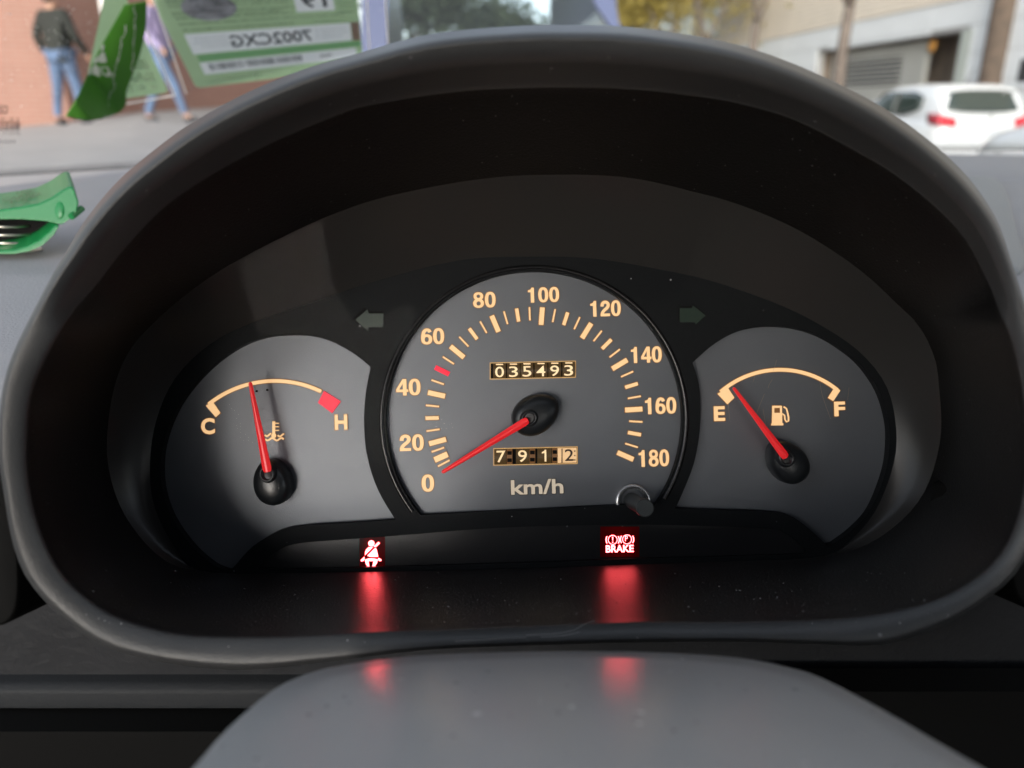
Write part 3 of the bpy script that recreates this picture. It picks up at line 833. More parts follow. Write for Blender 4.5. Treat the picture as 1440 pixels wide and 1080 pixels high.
hang = sorted((math.atan2((p - hc).y, (p - hc).x), (p - hc).length) for p in hull)
hk = [a for a, _ in hang]
PI_ = PANEL.inverted()
def in_hood(w):
    q = PI_ @ (EYE + w)
    v = Vector((q.x, q.y)) - hc
    i = bisect.bisect(hk, math.atan2(v.y, v.x)) % len(hk)
    return v.length < hang[i][1] * 0.975 * (1 + 1.8 * max(0, 0.063 - q.z)) and q.z > -0.06
NX, xs = 400, []
for i in range(NX + 1): xs.append(-0.8 + 1.6 * i / NX)
rows = []
prof = [(0.236, -0.30), (0.236, -0.22), (0.236, -0.20), (0.2362, -0.18), (0.2366, -0.16), (0.238, -0.14), (0.2405, -0.125), (0.245, -0.112), (0.2525, -0.101), (0.262, -0.094)]
fine = []
for a_, b_ in zip(prof, prof[1:]):
    nn = max(1, int(math.hypot(b_[0] - a_[0], b_[1] - a_[1]) / 0.004))
    fine += [(a_[0] + (b_[0] - a_[0]) * k / nn, a_[1] + (b_[1] - a_[1]) * k / nn) for k in range(nn)]
prof = fine + [prof[-1]]
NF = sum(1 for p_ in prof if p_[1] < -0.113)
vs, fs = [], []
NV = 150
for x in xs:
    F_ = ffar(x)
    colv = [Vector((x, f, z)) for f, z in prof]
    for k in range(1, NV + 1):
        t = (k / NV) ** 1.3; f = 0.262 + (F_ - 0.262) * t
        colv.append(Vector((x, f, dash_z(f))))
    colv.append(Vector((x, F_ + 0.004, dash_z(F_) - 0.003))); colv.append(Vector((x, F_ + 0.005, dash_z(F_) - 0.03)))
    rows.append(colv)
n = len(rows[0])
for r in rows: vs += r
fm = []
inside = [in_hood(v) for v in vs]
for i in range(NX):
    for k in range(n - 1):
        f = (i * n + k, (i + 1) * n + k, (i + 1) * n + k + 1, i * n + k + 1)
        if any(inside[j] for j in f): continue
        fs.append(f); fm.append(1 if k < NF else 0)
o = link('dashboard_top', make('dashboard_top', vs, fs, [M_dash, M_fascia], True, fm), DB)
# ridge along the windscreen on the right and black seal in the gap
sv, sf = [], []
for i, x in enumerate(xs):
    F_ = ffar(x)
    sv += [Vector((x, F_ - 0.01, dash_z(F_) - 0.012)), Vector((x, F_ + 0.16, dash_z(F_) - 0.010))]
    if i: sf.append((2 * i - 2, 2 * i, 2 * i + 1, 2 * i - 1))
link('windscreen_seal', make('windscreen_seal', sv, sf, M_black), DB)
# raised step behind the airbag cover
m = MB(); rr = []
for px in range(1240, 1720, 20):
    a = []
    for py, dz in ((250, -0.001), (248, 0.003), (243.5, 0.0055), (224, 0.0055), (221.5, 0.003), (221, -0.004)):
        r = ray(px, py); f = 0.8
        for _ in range(30): f = (dash_z(f) + 0.003) / (r.z / r.y)
        a.append(Vector((r.x / r.y * f, f, dash_z(f) + dz)))
    rr.append(a)
m.loft(rr, False)
m.build('defroster_ridge', M_dash, DB, smooth=True, fix=True)
def dash_pt(px, py, dz=0):
    r = ray(px, py); f = 0.6
    for _ in range(40): f = dash_z(f) / (r.z / r.y)
    return Vector((r.x / r.y * f, f, dash_z(f) + dz))
ab = spline([(1250, 254), (1340, 249), (1380, 250), (1402, 257), (1414, 275), (1424, 310), (1434, 350), (1439, 372), (1436, 384), (1420, 388), (1330, 392), (1240, 394), (1232, 330), (1240, 262)], 80)
c = (1335, 320); rings = []
for s, dz in ((1.0, -0.002), (1.0, 0.0012), (0.985, 0.0026), (0.955, 0.003), (0.5, 0.0034), (0.02, 0.0034)):
    rings.append([dash_pt(c[0] + (p.x - c[0]) * s, c[1] + (p.y - c[1]) * s, dz) for p in ab])
m = MB(); m.loft(rings, True, 0, False, True)
m.build('airbag_cover', M_airbag, DB, smooth=True, fix=True)
# groove round the cover
# lower ledge on the left, dark recess beneath
def fas(px, py, f): 
    r = ray(px, py); s = f / r.y
    return Vector((r.x * s, f, r.z * s))
m = MB()
led = [fas(-80, 963, 0.231), fas(480, 966, 0.231), fas(480, 1000, 0.229), fas(-80, 1001, 0.229)]
xa, xb = led[0].x, led[1].x
z1, z0 = led[0].z, led[2].z
m.loft([[Vector((x, 0.240, z1 + 0.001)), Vector((x, 0.232, z1)), Vector((x, 0.2295, z1 - 0.002)), Vector((x, 0.229, z0 + 0.001)), Vector((x, 0.231, z0)), Vector((x, 0.25, z0 - 0.001))] for x in (xa - 0.1, xa, xb)], False)
soften(m.build('lower_ledge', M_ledge, DB, smooth=True, fix=True), 0.0015, 3, 20)
m = MB()
m.box((0, 0.235, z0 - 0.056), (1.6, 0.03, 0.11), 0)
m.build('lower_panel', M_black, DB)
m = MB()
zr = fas(1300, 945, 0.229).z
m.box((0.32, 0.225, zr - 0.16), (0.54, 0.012, 0.32), 0)
m.build('knee_panel', M_black, DB)
def slab(pts, d0, d1, name, material):
    """rounded panel facing the driver, outline traced at axis depth d0, running back to d1"""
    m = MB(); c = (sum(p[0] for p in pts) / len(pts), sum(p[1] for p in pts) / len(pts)); rings = []
    q = [ray(*p) * d0 for p in pts]; cc = ray(*c) * d0
    for s, b in ((1.0, d1 - d0), (1.0, 0.002), (0.985, 0.0004), (0.95, 0), (0.02, 0.0)):
        rings.append([cc + (v - cc) * s - BACK * b for v in q])
    m.loft(rings, True, 0, False, True)
    return m.build(name, material, DB, smooth=True, fix=True)
slab([tuple(p) for p in spline([(-160, 640), (-20, 636), (8, 650), (16, 690), (22, 760), (25, 820), (21, 858), (6, 878), (-30, 884), (-160, 884)], 80)], 0.214, 0.26, 'air_vent', M_black)
slab([tuple(p) for p in spline([(1600, 700), (1450, 700), (1428, 740), (1424, 790), (1428, 828), (1442, 852), (1470, 862), (1600, 866)], 80)], 0.216, 0.26, 'air_vent', M_black)

# ================================================================== CABIN (roof, doors and seat round the driver; unseen, placed to block sky light)
M_headl = mat('pale grey headlining', (0.35, 0.34, 0.33), 0.9)
M_door = mat('dark grey door trim', (0.05, 0.05, 0.055), 0.6)
M_seat = mat('dark seat fabric', (0.04, 0.04, 0.045), 0.9)
CB = empty('car_cabin', Matrix.Translation(EYE), 'unseen roof, doors and front seats of the car the photograph is taken in', 'car')
m = MB(); m.box((0.33, -1.05, 0.37), (1.66, 1.86, 0.06)); soften(m.build('roof', M_headl, CB), 0.02)
for x in (-0.46, 1.12):
    m = MB(); m.box((x, -0.35, -0.60), (0.10, 1.9, 0.72)); m.build('door_panel', M_door, CB)
    m = MB(); m.box((x, -0.74, 0.03), (0.08, 0.10, 0.64)); m.build('door_pillar', M_door, CB)
for x in (0.0, 0.68):
    m = MB()
    m.box((x, -0.72, -0.28), (0.48, 0.14, 0.66)); m.box((x, -0.74, 0.13), (0.26, 0.10, 0.17))
    soften(m.build('front_seat', M_seat, CB), 0.04, 3)
m = MB(); m.box((0.33, -1.98, -0.35), (1.6, 0.1, 0.7)); m.build('rear_seat', M_seat, CB)
m = MB(); m.box((0.33, -0.9, -0.95), (1.6, 2.3, 0.05)); m.build('cabin_floor', M_seat, CB)

# ================================================================== WINDSCREEN
WSC = empty('windscreen', Matrix.Translation(EYE), 'dusty sloping car windscreen with etched markings and stickers', 'windscreen')
def glass_base(px):
    pts = [(-300, 276), (-100, 256), (0, 248), (180, 237), (400, 227), (720, 219), (1100, 214), (1340, 212), (1440, 211.5), (1700, 218)]
    for (a, x), (b, y) in zip(pts, pts[1:]):
        if px <= b: return x + (y - x) * (px - a) / (b - a)
    return pts[-1][1]
gv, gf = [], []
GX = list(range(-300, 1701, 40)); NG = 10
SL = R(40)
for px in GX:
    r = ray(px, glass_base(px)); rr_ = ray(px, glass_base(px) + 8)
    f, x = far_f(px, glass_base(px) + 14) if px < 200 else far_f(px, glass_base(px) + 4)
    f += 0.02
    b = r * (f / r.y)
    for k in range(NG + 1):
        t = 1.15 * k / NG
        gv.append(b + Vector((0, -math.cos(SL) * t, math.sin(SL) * t - 0.03 * t * t)))
for i in range(len(GX) - 1):
    for k in range(NG):
        a = i * (NG + 1) + k
        gf.append((a, a + NG + 1, a + NG + 2, a + 1))
gl = link('glass', make('glass', gv, gf, M_glass, True), WSC)
bvh = BVHTree.FromPolygons(gv, gf)
def on_glass(px, py, off=0.0):
    r = ray(px, py).normalized()
    hit, nor, idx, dist = bvh.ray_cast(Vector((0, 0, 0)), r)
    if hit is None:
        # above the modelled sheet: follow the last rows
        s = 0.6 / r.y; return r * s
    return r * (dist - off)
M_frit = mat('black ceramic frit', (0.012, 0.012, 0.012), 0.4)
m = MB()
for px in range(-60, 1500, 1):
    if 210 < px < 1300: continue
    for j in range(3):
        if (px % 4) != (0 if j % 2 == 0 else 2): continue
        r0 = (1.35, 1.15, 0.9)[j]; y = glass_base(px) - 2.2 - j * 3.0
        m.add([on_glass(px + r0 * math.cos(a), y + r0 * math.sin(a), 0.0012) for a in [k * math.pi / 4 for k in range(8)]], [tuple(range(7, -1, -1))])
fr = m.build('frit_dots', M_frit, WSC); fr['kind'] = 'stuff'
m = MB(); pts = []
for px in range(-60, 1501, 20):
    m_ = len(m.v)
    m.v += [on_glass(px, glass_base(px) - 1.2, 0.0012), on_glass(px, glass_base(px) + 3, 0.0012) if False else on_glass(px, glass_base(px) - 0.2, 0.0012)]
    if px > -60: m.f.append((m_ - 2, m_, m_ + 1, m_ - 1)); m.m.append(0)
m.build('frit_band', M_frit, WSC)

m = MB()
rd = random.Random(5)
for k in range(260):
    x_, y_ = (rd.gauss(95, 45), rd.gauss(60, 45)) if k < 190 else (rd.uniform(0, 1440), rd.uniform(0, 200))
    r0 = rd.choice((0.35, 0.45, 0.6, 0.8)) * rd.uniform(0.7, 1.4)
    if not (-20 < y_ < 190): continue
    m.add([on_glass(x_ + r0 * math.cos(a) * rd.uniform(.6, 1.2), y_ + r0 * math.sin(a), 0.001) for a in [k2 * math.pi / 3 for k2 in range(6)]], [tuple(range(5, -1, -1))])
o = m.build('glass_dirt', paper(mat('dried dirt spots', (0.75, 0.74, 0.72), 0.8), 0.6), WSC); o['kind'] = 'stuff'

def stick_text(mb, s, quad, off, bold=0.0, mirror=True, mi=0, res=2):
    """text mapped into a px quad (tl,tr,br,bl) on the glass"""
    vs_, fs_, bb = text2d(s, bold, res)
    tl, tr, br_, bl_ = (Vector(q) for q in quad); out = []
    for v in vs_:
        u = (v.x - bb[0]) / (bb[2] - bb[0]); w = (v.y - bb[1]) / (bb[3] - bb[1])
        if mirror: u = 1 - u
        p = (bl_.lerp(br_, u)).lerp(tl.lerp(tr, u), w)
        out.append(on_glass(p.x, p.y, off))
    mb.add(out, fs_, mi)
def stick_quad(mb, quad, off, mi=0, n=4):
    tl, tr, br_, bl_ = (Vector(q) for q in quad)
    g = [[on_glass(*(tl.lerp(tr, i / n).lerp(bl_.lerp(br_, i / n), j / n)), off) for i in range(n + 1)] for j in range(n + 1)]
    mb.loft(g, False, mi)
# etched markings, seen mirrored from inside
m = MB()
box = lambda x0, y0, x1, y1, s=0.0: ((x0, y0), (x1, y0 + s), (x1, y1 + s), (x0, y1))
for q in (box(-12, 148.5, 9, 150), box(-12, 158, 10, 159.5), box(9, 148.5, 10.5, 159.5)): stick_quad(m, q, 0.0015, 0, 1)
stick_text(m, 'H', box(-3, 150.8, 4, 157.2), 0.0015, 0.01)
stick_text(m, '15.25', box(-8, 165.5, 26, 169.5), 0.0015)
for q in (box(-12, 171, 25, 172.4), box(-12, 181.6, 27.5, 183), box(25, 171, 27.5, 183)): stick_quad(m, q, 0.0015, 0, 1)
stick_text(m, 'IISI', box(1, 173.4, 23.5, 180.6), 0.0015, 0.02)
stick_text(m, 'part 2', box(-9, 185, 27.5, 189.5), 0.0015)
stick_text(m, 'TRAM', box(-10, 197.5, 21, 201), 0.0015, 0.0, False)
m.build('glass_marking', mat('black etched marking', (0.04, 0.03, 0.03), 0.5), WSC)

# ---------------------------------------------------------------- permit cards
M_card = mat('pale green card', (0.42, 0.58, 0.33), 0.45, var=0.06, vscale=20)
M_cardg = mat('green card band', (0.20, 0.42, 0.18), 0.45)
M_white = mat('white card strip', (0.82, 0.85, 0.83), 0.5)
M_ink = mat('dark green ink', (0.07, 0.10, 0.06), 0.6)
M_inkg = mat('grey ink', (0.28, 0.31, 0.31), 0.6)
M_inkb = mat('black ink', (0.10, 0.11, 0.11), 0.6)
M_wink = mat('white ink', (0.58, 0.66, 0.54), 0.6)
M_seal = mat('grey hologram seal', (0.30, 0.30, 0.31), 0.35, 0.0, var=0.6, vscale=60)
M_sleeve = glassy('clear sleeve', (0.93, 0.91, 0.90), 1.2, 0.1)
for _m in (M_card, M_cardg, M_white, M_wink, M_seal): paper(_m, 0.75)
M_slv_edge = mat('sleeve edge', (0.75, 0.72, 0.70), 0.3)
PC = empty('permit_card', Matrix.Translation(EYE), 'large pale green resident parking permit numbered 7002CXG seen mirrored on the windscreen', 'parking permit')
# card frame: lower left, lower right, directions up
BL, BR = Vector((276, 124)), Vector((511, 95)); TL, TR = Vector((211, -5)), Vector((500, -16))
class Flat:
    """plane of a stiff card held just inside the glass"""
    def __init__(s, a, b, c, off):
        P = [on_glass(*q, off) for q in (a, b, c)]
        s.p = P[0]; s.n = (P[1] - P[0]).cross(P[2] - P[0]).normalized()
        if s.n.dot(-s.p) < 0: s.n = -s.n
    def __call__(s, px, py, off=0.0):
        r = ray(px, py); p0 = s.p + s.n * off
        return r * (p0.dot(s.n) / r.dot(s.n))
glass_pt = on_glass
on_glass = Flat((190, 0), (508, 70), (276, 124), 0.006)
def cp(u, v):      # u 0..1 left-right, v 0..1 bottom-top
    return BL.lerp(BR, u).lerp(TL.lerp(TR, u), v)
def cq(u0, v0, u1, v1): return (cp(u0, v1), cp(u1, v1), cp(u1, v0), cp(u0, v0))
m = MB(); rad = []
def rrect(u0, v0, u1, v1, ru, rv, n=6):
    P = []
    for cx_, cy_, a0 in ((u1 - ru, v0 + rv, -90), (u1 - ru, v1 - rv, 0), (u0 + ru, v1 - rv, 90), (u0 + ru, v0 + rv, 180)):
        for k in range(n + 1):
            a = R(a0 + 90 * k / n); P.append((cx_ + ru * math.cos(a), cy_ + rv * math.sin(a)))
    return P
def sheet(mb, loops, off, mi=0):
    """thin card cut with openings, so that every printed band is a single layer"""
    flat = [p for l in loops for p in l]
    fs_ = []
    for t in tessellate_polygon([[Vector((p[0], -p[1], 0)) for p in l] for l in loops]):
        A, B, C_ = (Vector((flat[i][0], -flat[i][1])) for i in t)
        fs_.append(t if (B - A).cross(C_ - A) > 0 else t[::-1])
    mb.add([on_glass(*p, off) for p in flat], fs_, mi)
def glass_poly(mb, P, off, mi=0, th=0.0006):
    a = [on_glass(*p, off) for p in P]; b = [on_glass(*p, off - th) for p in P]
    n = len(P)
    tri = tessellate_polygon([[Vector((p[0], -p[1], 0)) for p in P]])
    fs_ = []
    for t in tri:
        A, B, C_ = (Vector((P[i][0], -P[i][1])) for i in t)
        fs_.append(t if (B - A).cross(C_ - A) > 0 else t[::-1])
    fs_ += [(i, i + n, (i + 1) % n + n, (i + 1) % n) for i in range(n)]
    mb.add(a + b, fs_, mi)
sheet(m, [[cp(u, v) for u, v in rrect(0, 0, 1.004, 1, 0.03, 0.045)]] + [list(cq(*b)) for b in ((0.075, 0.355, 0.952, 0.575), (0.955, 0.35, 1.0, 0.58), (0.09, 0.27, 1.0, 0.345), (0.085, 0.13, 0.97, 0.26), (0.69, 0.745, 0.885, 0.995))] + [[cp(0.26 + 0.138 * math.cos(a), 0.85 + 0.145 * math.sin(a)) for a in [2 * math.pi * k / 32 for k in range(32)]]], 0.0024)
m.build('card_face', M_card, PC)
m = MB(); stick_quad(m, cq(0.075, 0.355, 0.952, 0.575), 0.0024); m.build('number_strip', M_white, PC)
m = MB(); stick_quad(m, cq(0.955, 0.35, 1.0, 0.58), 0.0024); m.build('edge_patch', mat('peach patch', (0.62, 0.42, 0.32), 0.5), PC)
m = MB(); stick_quad(m, cq(0.09, 0.27, 1.0, 0.345), 0.0023); m.build('green_band', M_cardg, PC)
m = MB(); stick_text(m, '7002CXG', cq(0.30, 0.39, 0.74, 0.53), 0.0028, 0.022); m.build('permit_number', M_inkb, PC)
for side in (0, 1):
    m = MB()
    for k, w in enumerate((0.9, 0.96, 0.8)):
        if side == 0: stick_text(m, 'Distintiu propietat de', cq(0.29 - 0.19 * w, 0.505 - k * 0.045, 0.285, 0.53 - k * 0.045), 0.0027, 0)
        else: stick_text(m, 'Serveis Municipals, SA', cq(0.76, 0.50 - k * 0.045, 0.76 + 0.18 * w, 0.525 - k * 0.045), 0.0027, 0)
    o = m.build('small_print', M_inkg, PC); o['kind'] = 'stuff'
m = MB(); stick_quad(m, cq(0.085, 0.13, 0.97, 0.26), 0.0024); m.build('barcode_strip', M_white, PC)
m = MB(); u = 0.13
while u < 0.66:
    w = random.choice((0.003, 0.004, 0.006, 0.008)); stick_quad(m, cq(u, 0.165, u + w, 0.24), 0.0028, 0, 1); u += w + random.choice((0.003, 0.005, 0.007))
o = m.build('barcode', M_inkb, PC); o['kind'] = 'stuff'
m = MB(); stick_text(m, '7002', cq(0.76, 0.18, 0.83, 0.22), 0.0028, 0.01); m.build('barcode_number', M_inkb, PC)
m = MB()
stick_text(m, 'Distintiu propietat de Barcelona Serveis Municipals, SA', cq(0.08, 0.60, 0.66, 0.632), 0.0027, 0.01, True, 0, 1)
words = ['Aquest distintiu acredita', 'resident', "autoritzat a estacionar", 'en la zona indicada', 'del vehicle', 'matricula', "a l'interior del parabrisa", 'i perfectament visible', 'no pot ser utilitzat per cap altre vehicle']
for v, u0, u1 in ((0.675, 0.07, 0.93), (0.735, 0.07, 0.67), (0.765, 0.06, 0.66), (0.80, 0.06, 0.68), (0.865, 0.06, 0.66), (0.90, 0.06, 0.67), (0.935, 0.06, 0.66)):
    u = u0
    while u < u1 - 0.05:
        s = random.choice(words); L_ = min(0.0095 * len(s), u1 - u)
        stick_text(m, s[:max(3, int(L_ / 0.0095))], cq(u, v, u + L_, v + 0.026), 0.0027, 0.014, True, 0, 1); u += L_ + 0.012
o = m.build('printed_lines', M_ink, PC); o['kind'] = 'stuff'
m = MB(); sheet(m, [[cp(0.26 + 0.139 * math.cos(a), 0.85 + 0.146 * math.sin(a)) for a in [2 * math.pi * k / 32 for k in range(32)]]], 0.00255)
m.build('hologram_seal', M_seal, PC)
m = MB(); stick_quad(m, cq(0.69, 0.745, 0.885, 0.995), 0.0026); m.build('year_box', M_white, PC)
m = MB(); stick_text(m, '19', cq(0.725, 0.785, 0.85, 0.97), 0.003, 0.02); m.build('year_number', M_inkb, PC)
m = MB(); stick_text(m, 'matricula', cq(0.77, 0.60, 0.955, 0.64), 0.003, 0.02)
m.build('white_lettering', M_wink, PC)
m = MB()
for k in range(5):
    for j in range(4):
        stick_quad(m, cq(0.90 + k * 0.018, 0.70 + j * 0.075, 0.910 + k * 0.018, 0.74 + j * 0.075), 0.003, 0, 1)
o = m.build('dot_print', M_wink, PC); o['kind'] = 'stuff'
m = MB()
glass_poly(m, [cp(0.37 + 0.016 * math.cos(a), 0.06 + 0.028 * math.sin(a)) for a in [2 * math.pi * k / 12 for k in range(12)]], 0.003, 0, 0.0002)
m.build('white_emblem', M_wink, PC)
for u0, u1 in ((0.12, 0.33), (0.41, 0.58)):
    m = MB(); stick_quad(m, cq(u0, 0.052, u1, 0.066), 0.003); m.build('white_line', M_wink, PC)
# clear sleeve with pale welded edges
m = MB(); sl = [(196, -60), (270, 132), (300, 137), (520, 88), (547, 60), (533, -120)]
sheet(m, [[(210, -40), (262, 130), (545, 62), (540, -80)]], 0.0038)
m.build('clear_sleeve', M_sleeve, PC)
for a, b in (((203, -40), (262, 132)), ((538, -60), (546, 64)), ((513, -60), (520, 78))):
    m = MB(); m.tube([on_glass(*(Vector(a).lerp(Vector(b), t / 8)), 0.004) for t in range(9)], 0.0006, 5)
    m.build('sleeve_weld', M_slv_edge, PC)
on_glass = Flat((160, 20), (230, 30), (200, 140), 0.003)
SC = empty('permit_card', Matrix.Translation(EYE), 'small pale green permit card half hidden behind the curled green sticker', 'parking permit')
m = MB(); sheet(m, [[(150, -20), (170, -20), (204, 58), (234, 122), (236, 129), (230, 131), (160, 141), (120, 120)]], 0.0016)
m.build('card_face', M_card, SC)
m = MB()
stick_text(m, 'area', ((138, 78), (206, 84), (213, 97), (150, 100)), 0.0026, 0.04)
stick_text(m, 'BARna', ((150, 101), (214, 100), (219, 115), (156, 117)), 0.0026, 0.05)
stick_text(m, 'V 0 2', ((180, 119), (221, 118), (223, 126), (180, 130)), 0.0026, 0.03)
m.build('card_lettering', M_wink, SC)
for a, b in (((196, 20), (246, 134)), ((246, 134), (178, 146))):
    m = MB(); m.tube([on_glass(*(Vector(a).lerp(Vector(b), t / 8)), 0.003) for t in range(9)], 0.0006, 5)
    m.build('sleeve_weld', M_slv_edge, SC)

on_glass = glass_pt
# ---------------------------------------------------------------- curled green sticker
M_leaf = mat('vivid green sticker', (0.055, 0.21, 0.014), 0.6, var=0.08, vscale=25)
left = spline([(175, 6.5), (164, 26), (147, 56), (134, 81), (121, 109), (108, 137), (92, 163)], 30, False)
right = spline([(206, 1.5), (205, 37), (197, 74), (186, 105), (178, 128), (177, 146), (169, 157)], 30, False)
def leaf_pt(u, v, extra=0):
    k = v * (len(left) - 1); i = min(int(k), len(left) - 2); t = k - i
    a = left[i].lerp(left[i + 1], t); j = v * (len(right) - 1); q = min(int(j), len(right) - 2)
    b = right[q].lerp(right[q + 1], j - q)
    p = a.lerp(b, u)
    sag = 9 * math.sin(math.pi * u) * max(0, (v - 0.8) / 0.2) ** 1.5
    off = 0.014 + 0.007 * (math.sin(math.pi * min(1, u * 0.9 + 0.10)) ** 1.3) * (0.35 + 0.65 * v) + extra
    return on_glass(p.x, p.y + sag, off)
NU, NV2 = 18, 40
g = [[leaf_pt(i / NU, j / NV2) for i in range(NU + 1)] for j in range(NV2 + 1)]
m = MB(); m.loft(g, False)
GS = m.build('sticker', M_leaf, None, Matrix.Translation(EYE), smooth=True)
so = GS.modifiers.new('solid', 'SOLIDIFY'); so.thickness = 0.0004; so.offset = -1
tag(GS, 'curled vivid green sticker with white leaf mark peeling off the windscreen', 'sticker')
def leaf_uv(px, py):
    best = None
    for j in range(41):
        v = j / 40
        for i in range(31):
            u = i / 30
            k = v * (len(left) - 1); q = min(int(k), len(left) - 2)
            a = left[q].lerp(left[q + 1], k - q); kk = v * (len(right) - 1); q2 = min(int(kk), len(right) - 2)
            b = right[q2].lerp(right[q2 + 1], kk - q2); p = a.lerp(b, u)
            dd = (p.x - px) ** 2 + (p.y - py) ** 2
            if best is None or dd < best[0]: best = (dd, u, v)
    return best[1], best[2]
c5 = lambda x, y: (60 + x / 5.4, y / 5.4)
M_leafw = mat('white sticker print', (0.62, 0.63, 0.62), 0.5)
pet = [[(440, 395), (462, 395), (488, 440), (490, 475), (430, 482), (425, 440)], [(420, 430), (415, 470), (392, 476), (395, 450)], [(440, 505), (490, 505), (515, 540), (528, 575), (490, 584), (452, 570)], [(390, 495), (418, 500), (432, 540), (436, 575), (410, 582), (378, 565), (376, 520)], [(370, 510), (365, 565), (345, 570), (355, 530)], [(455, 330), (470, 345), (462, 380), (440, 372)]]
paper(M_leaf, 0.35); paper(M_leafw, 0.5)
m = MB()
for p in pet:
    P = [leaf_uv(*c5(*q)) for q in p]; n = len(m.v)
    m.v += [leaf_pt(u, v, 0.0008) for u, v in P]; m.f.append(tuple(range(n, n + len(P)))[::-1]); m.m.append(0)
m.build('leaf_mark', M_leafw, GS)
m = MB()
for line in ([(700, 40), (690, 70), (712, 110), (695, 180), (705, 230), (685, 320), (695, 430), (680, 500), (684, 570)], [(625, 190), (630, 240), (600, 300), (575, 430), (555, 520), (540, 620), (545, 670), (520, 700), (500, 770), (480, 830), (470, 870)]):
    q = []
    for (x0, y0), (x1, y1) in zip(line, line[1:]):
        for k in range(4):
            t = k / 4; q.append(leaf_pt(*leaf_uv(*c5(x0 + (x1 - x0) * t + random.uniform(-5, 5), y0 + (y1 - y0) * t)), 0.0007))
    for a, b in zip(q, q[1:]): m.tube([a, b], random.uniform(0.00012, 0.0004), 4)
m.build('crease_crack', M_leafw, GS)

# ================================================================== GREEN SPRING CLIP on the dashboard
M_clip = mat('green clip plastic', (0.007, 0.19, 0.05), 0.35, bump=0.1, bscale=400)
M_clipd = mat('embossed lettering green', (0.03, 0.11, 0.02), 0.45)
M_spring = mat('spring steel', (0.55, 0.52, 0.46), 0.3, 0.9)
dc = 0.375
base0 = ray(60, 345) * dc
SCp = empty('spring_clip', Matrix.Translation(EYE), 'bright green plastic spring clip lying on the left of the dashboard', 'spring clip')
bdir = Vector((-0.50, 0.86, 0.14)).normalized()
def extr(pts, depth, name, r=0.0012, d=dc, tp=None, shift=0.0):
    P = [ray(*p) * d + bdir * shift for p in pts]
    m = MB(); n = len(P)
    vs_ = P + [p + bdir * depth for p in P]
    fs_ = [tuple(range(n - 1, -1, -1)), tuple(range(n, 2 * n))] + [(i, (i + 1) % n, (i + 1) % n + n, i + n) for i in range(n)]
    m.add(vs_, fs_)
    o = m.build(name, M_clip, SCp, fix=True); soften(o, r, 3, 25)
    return o
up = extr([(-40, 298), (0, 295), (30, 291), (55, 286), (72, 278), (90, 266), (98, 262), (104, 264), (111, 285), (108, 297), (100, 308), (88, 316), (82, 316), (66, 312), (30, 309), (0, 309), (-40, 309)], 0.035, 'upper_jaw')
lo = extr([(-50, 352), (0, 352), (20, 351), (38, 346), (56, 337), (70, 325), (78, 316), (84, 318), (76, 331), (60, 346), (42, 354), (20, 358), (0, 358), (-50, 357)], 0.030, 'lower_jaw')
m = MB()
P = [ray(*p) * dc + bdir * 0.016 for p in [(-40, 308), (0, 308), (40, 309), (66, 311), (78, 318), (66, 328), (50, 338), (30, 346), (0, 352), (-40, 352)]]; n = len(P)
m.add(P + [p + bdir * 0.012 for p in P], [tuple(range(n - 1, -1, -1)), tuple(range(n, 2 * n))] + [(i, (i + 1) % n, (i + 1) % n + n, i + n) for i in range(n)])
m.build('jaw_shade', M_black, SCp, fix=True)  # black block stands in for the shadow between the jaws
# recessed pivot boss and pin
m = MB(); c0 = ray(84, 296) * dc
e1 = RIGHT; e2 = UP
rg = []
for r_, q in ((0.0, -0.0006), (0.0016, -0.0006), (0.0030, 0.0001), (0.0034, 0.0006), (0.0034, 0.002)):
    rg.append([c0 + (e1 * 0.55 * math.cos(w) + e2 * math.sin(w)) * (r_ + 0.0001) * 1.5 + bdir * q for w in [2 * math.pi * k / 20 for k in range(20)]])
m.loft(rg); m.build('pivot_boss', M_clip, SCp, smooth=True, fix=True)
m = MB(); m.tube([ray(100, 305) * (dc - 0.001), ray(115, 293) * (dc + 0.006)], 0.0016, 10); m.build('pivot_pin', M_clip, SCp, fix=True)
m = MB(); sp = []
sc = ray(16, 330) * (dc + 0.014)
for k in range(90):
    a = k / 90 * 4.2 * 2 * math.pi
    sp.append(sc + RIGHT * 0.0125 * math.cos(a) * (0.75 + 0.25 * k / 90) + Vector((0, 1, 0)) * 0.010 * math.sin(a) + Vector((0, 0, 0.0085 - 0.017 * k / 90)))
m.tube(sp, 0.0007, 7); m.build('spring', M_spring, SCp, smooth=True, fix=True)
m = MB()
top_c = [ray(p[0], p[1]) * dc for p in ((0, 295), (55, 286))]
def on_top(u, v):       # u along the jaw, v back
    a = ray(-8 + u * 78, 295.5 - u * 13) * dc
    return a + bdir * (0.004 + 0.028 * v) + Vector((0, 0, 0.0007))
for s, (u0, u1, v0, v1) in (('100', (0.42, 0.70, 0.62, 0.90)), ('CARBO', (0.15, 0.85, 0.28, 0.52)), ('1.5', (0.30, 0.62, 0.04, 0.20))):
    vs_, fs_, bb = text2d(s, 0.0, 2)
    m.add([on_top(u0 + (u1 - u0) * (v.x - bb[0]) / (bb[2] - bb[0]), v0 + (v1 - v0) * (v.y - bb[1]) / (bb[3] - bb[1])) for v in vs_], fs_)
m.build('embossed_lettering', M_clipd, SCp)

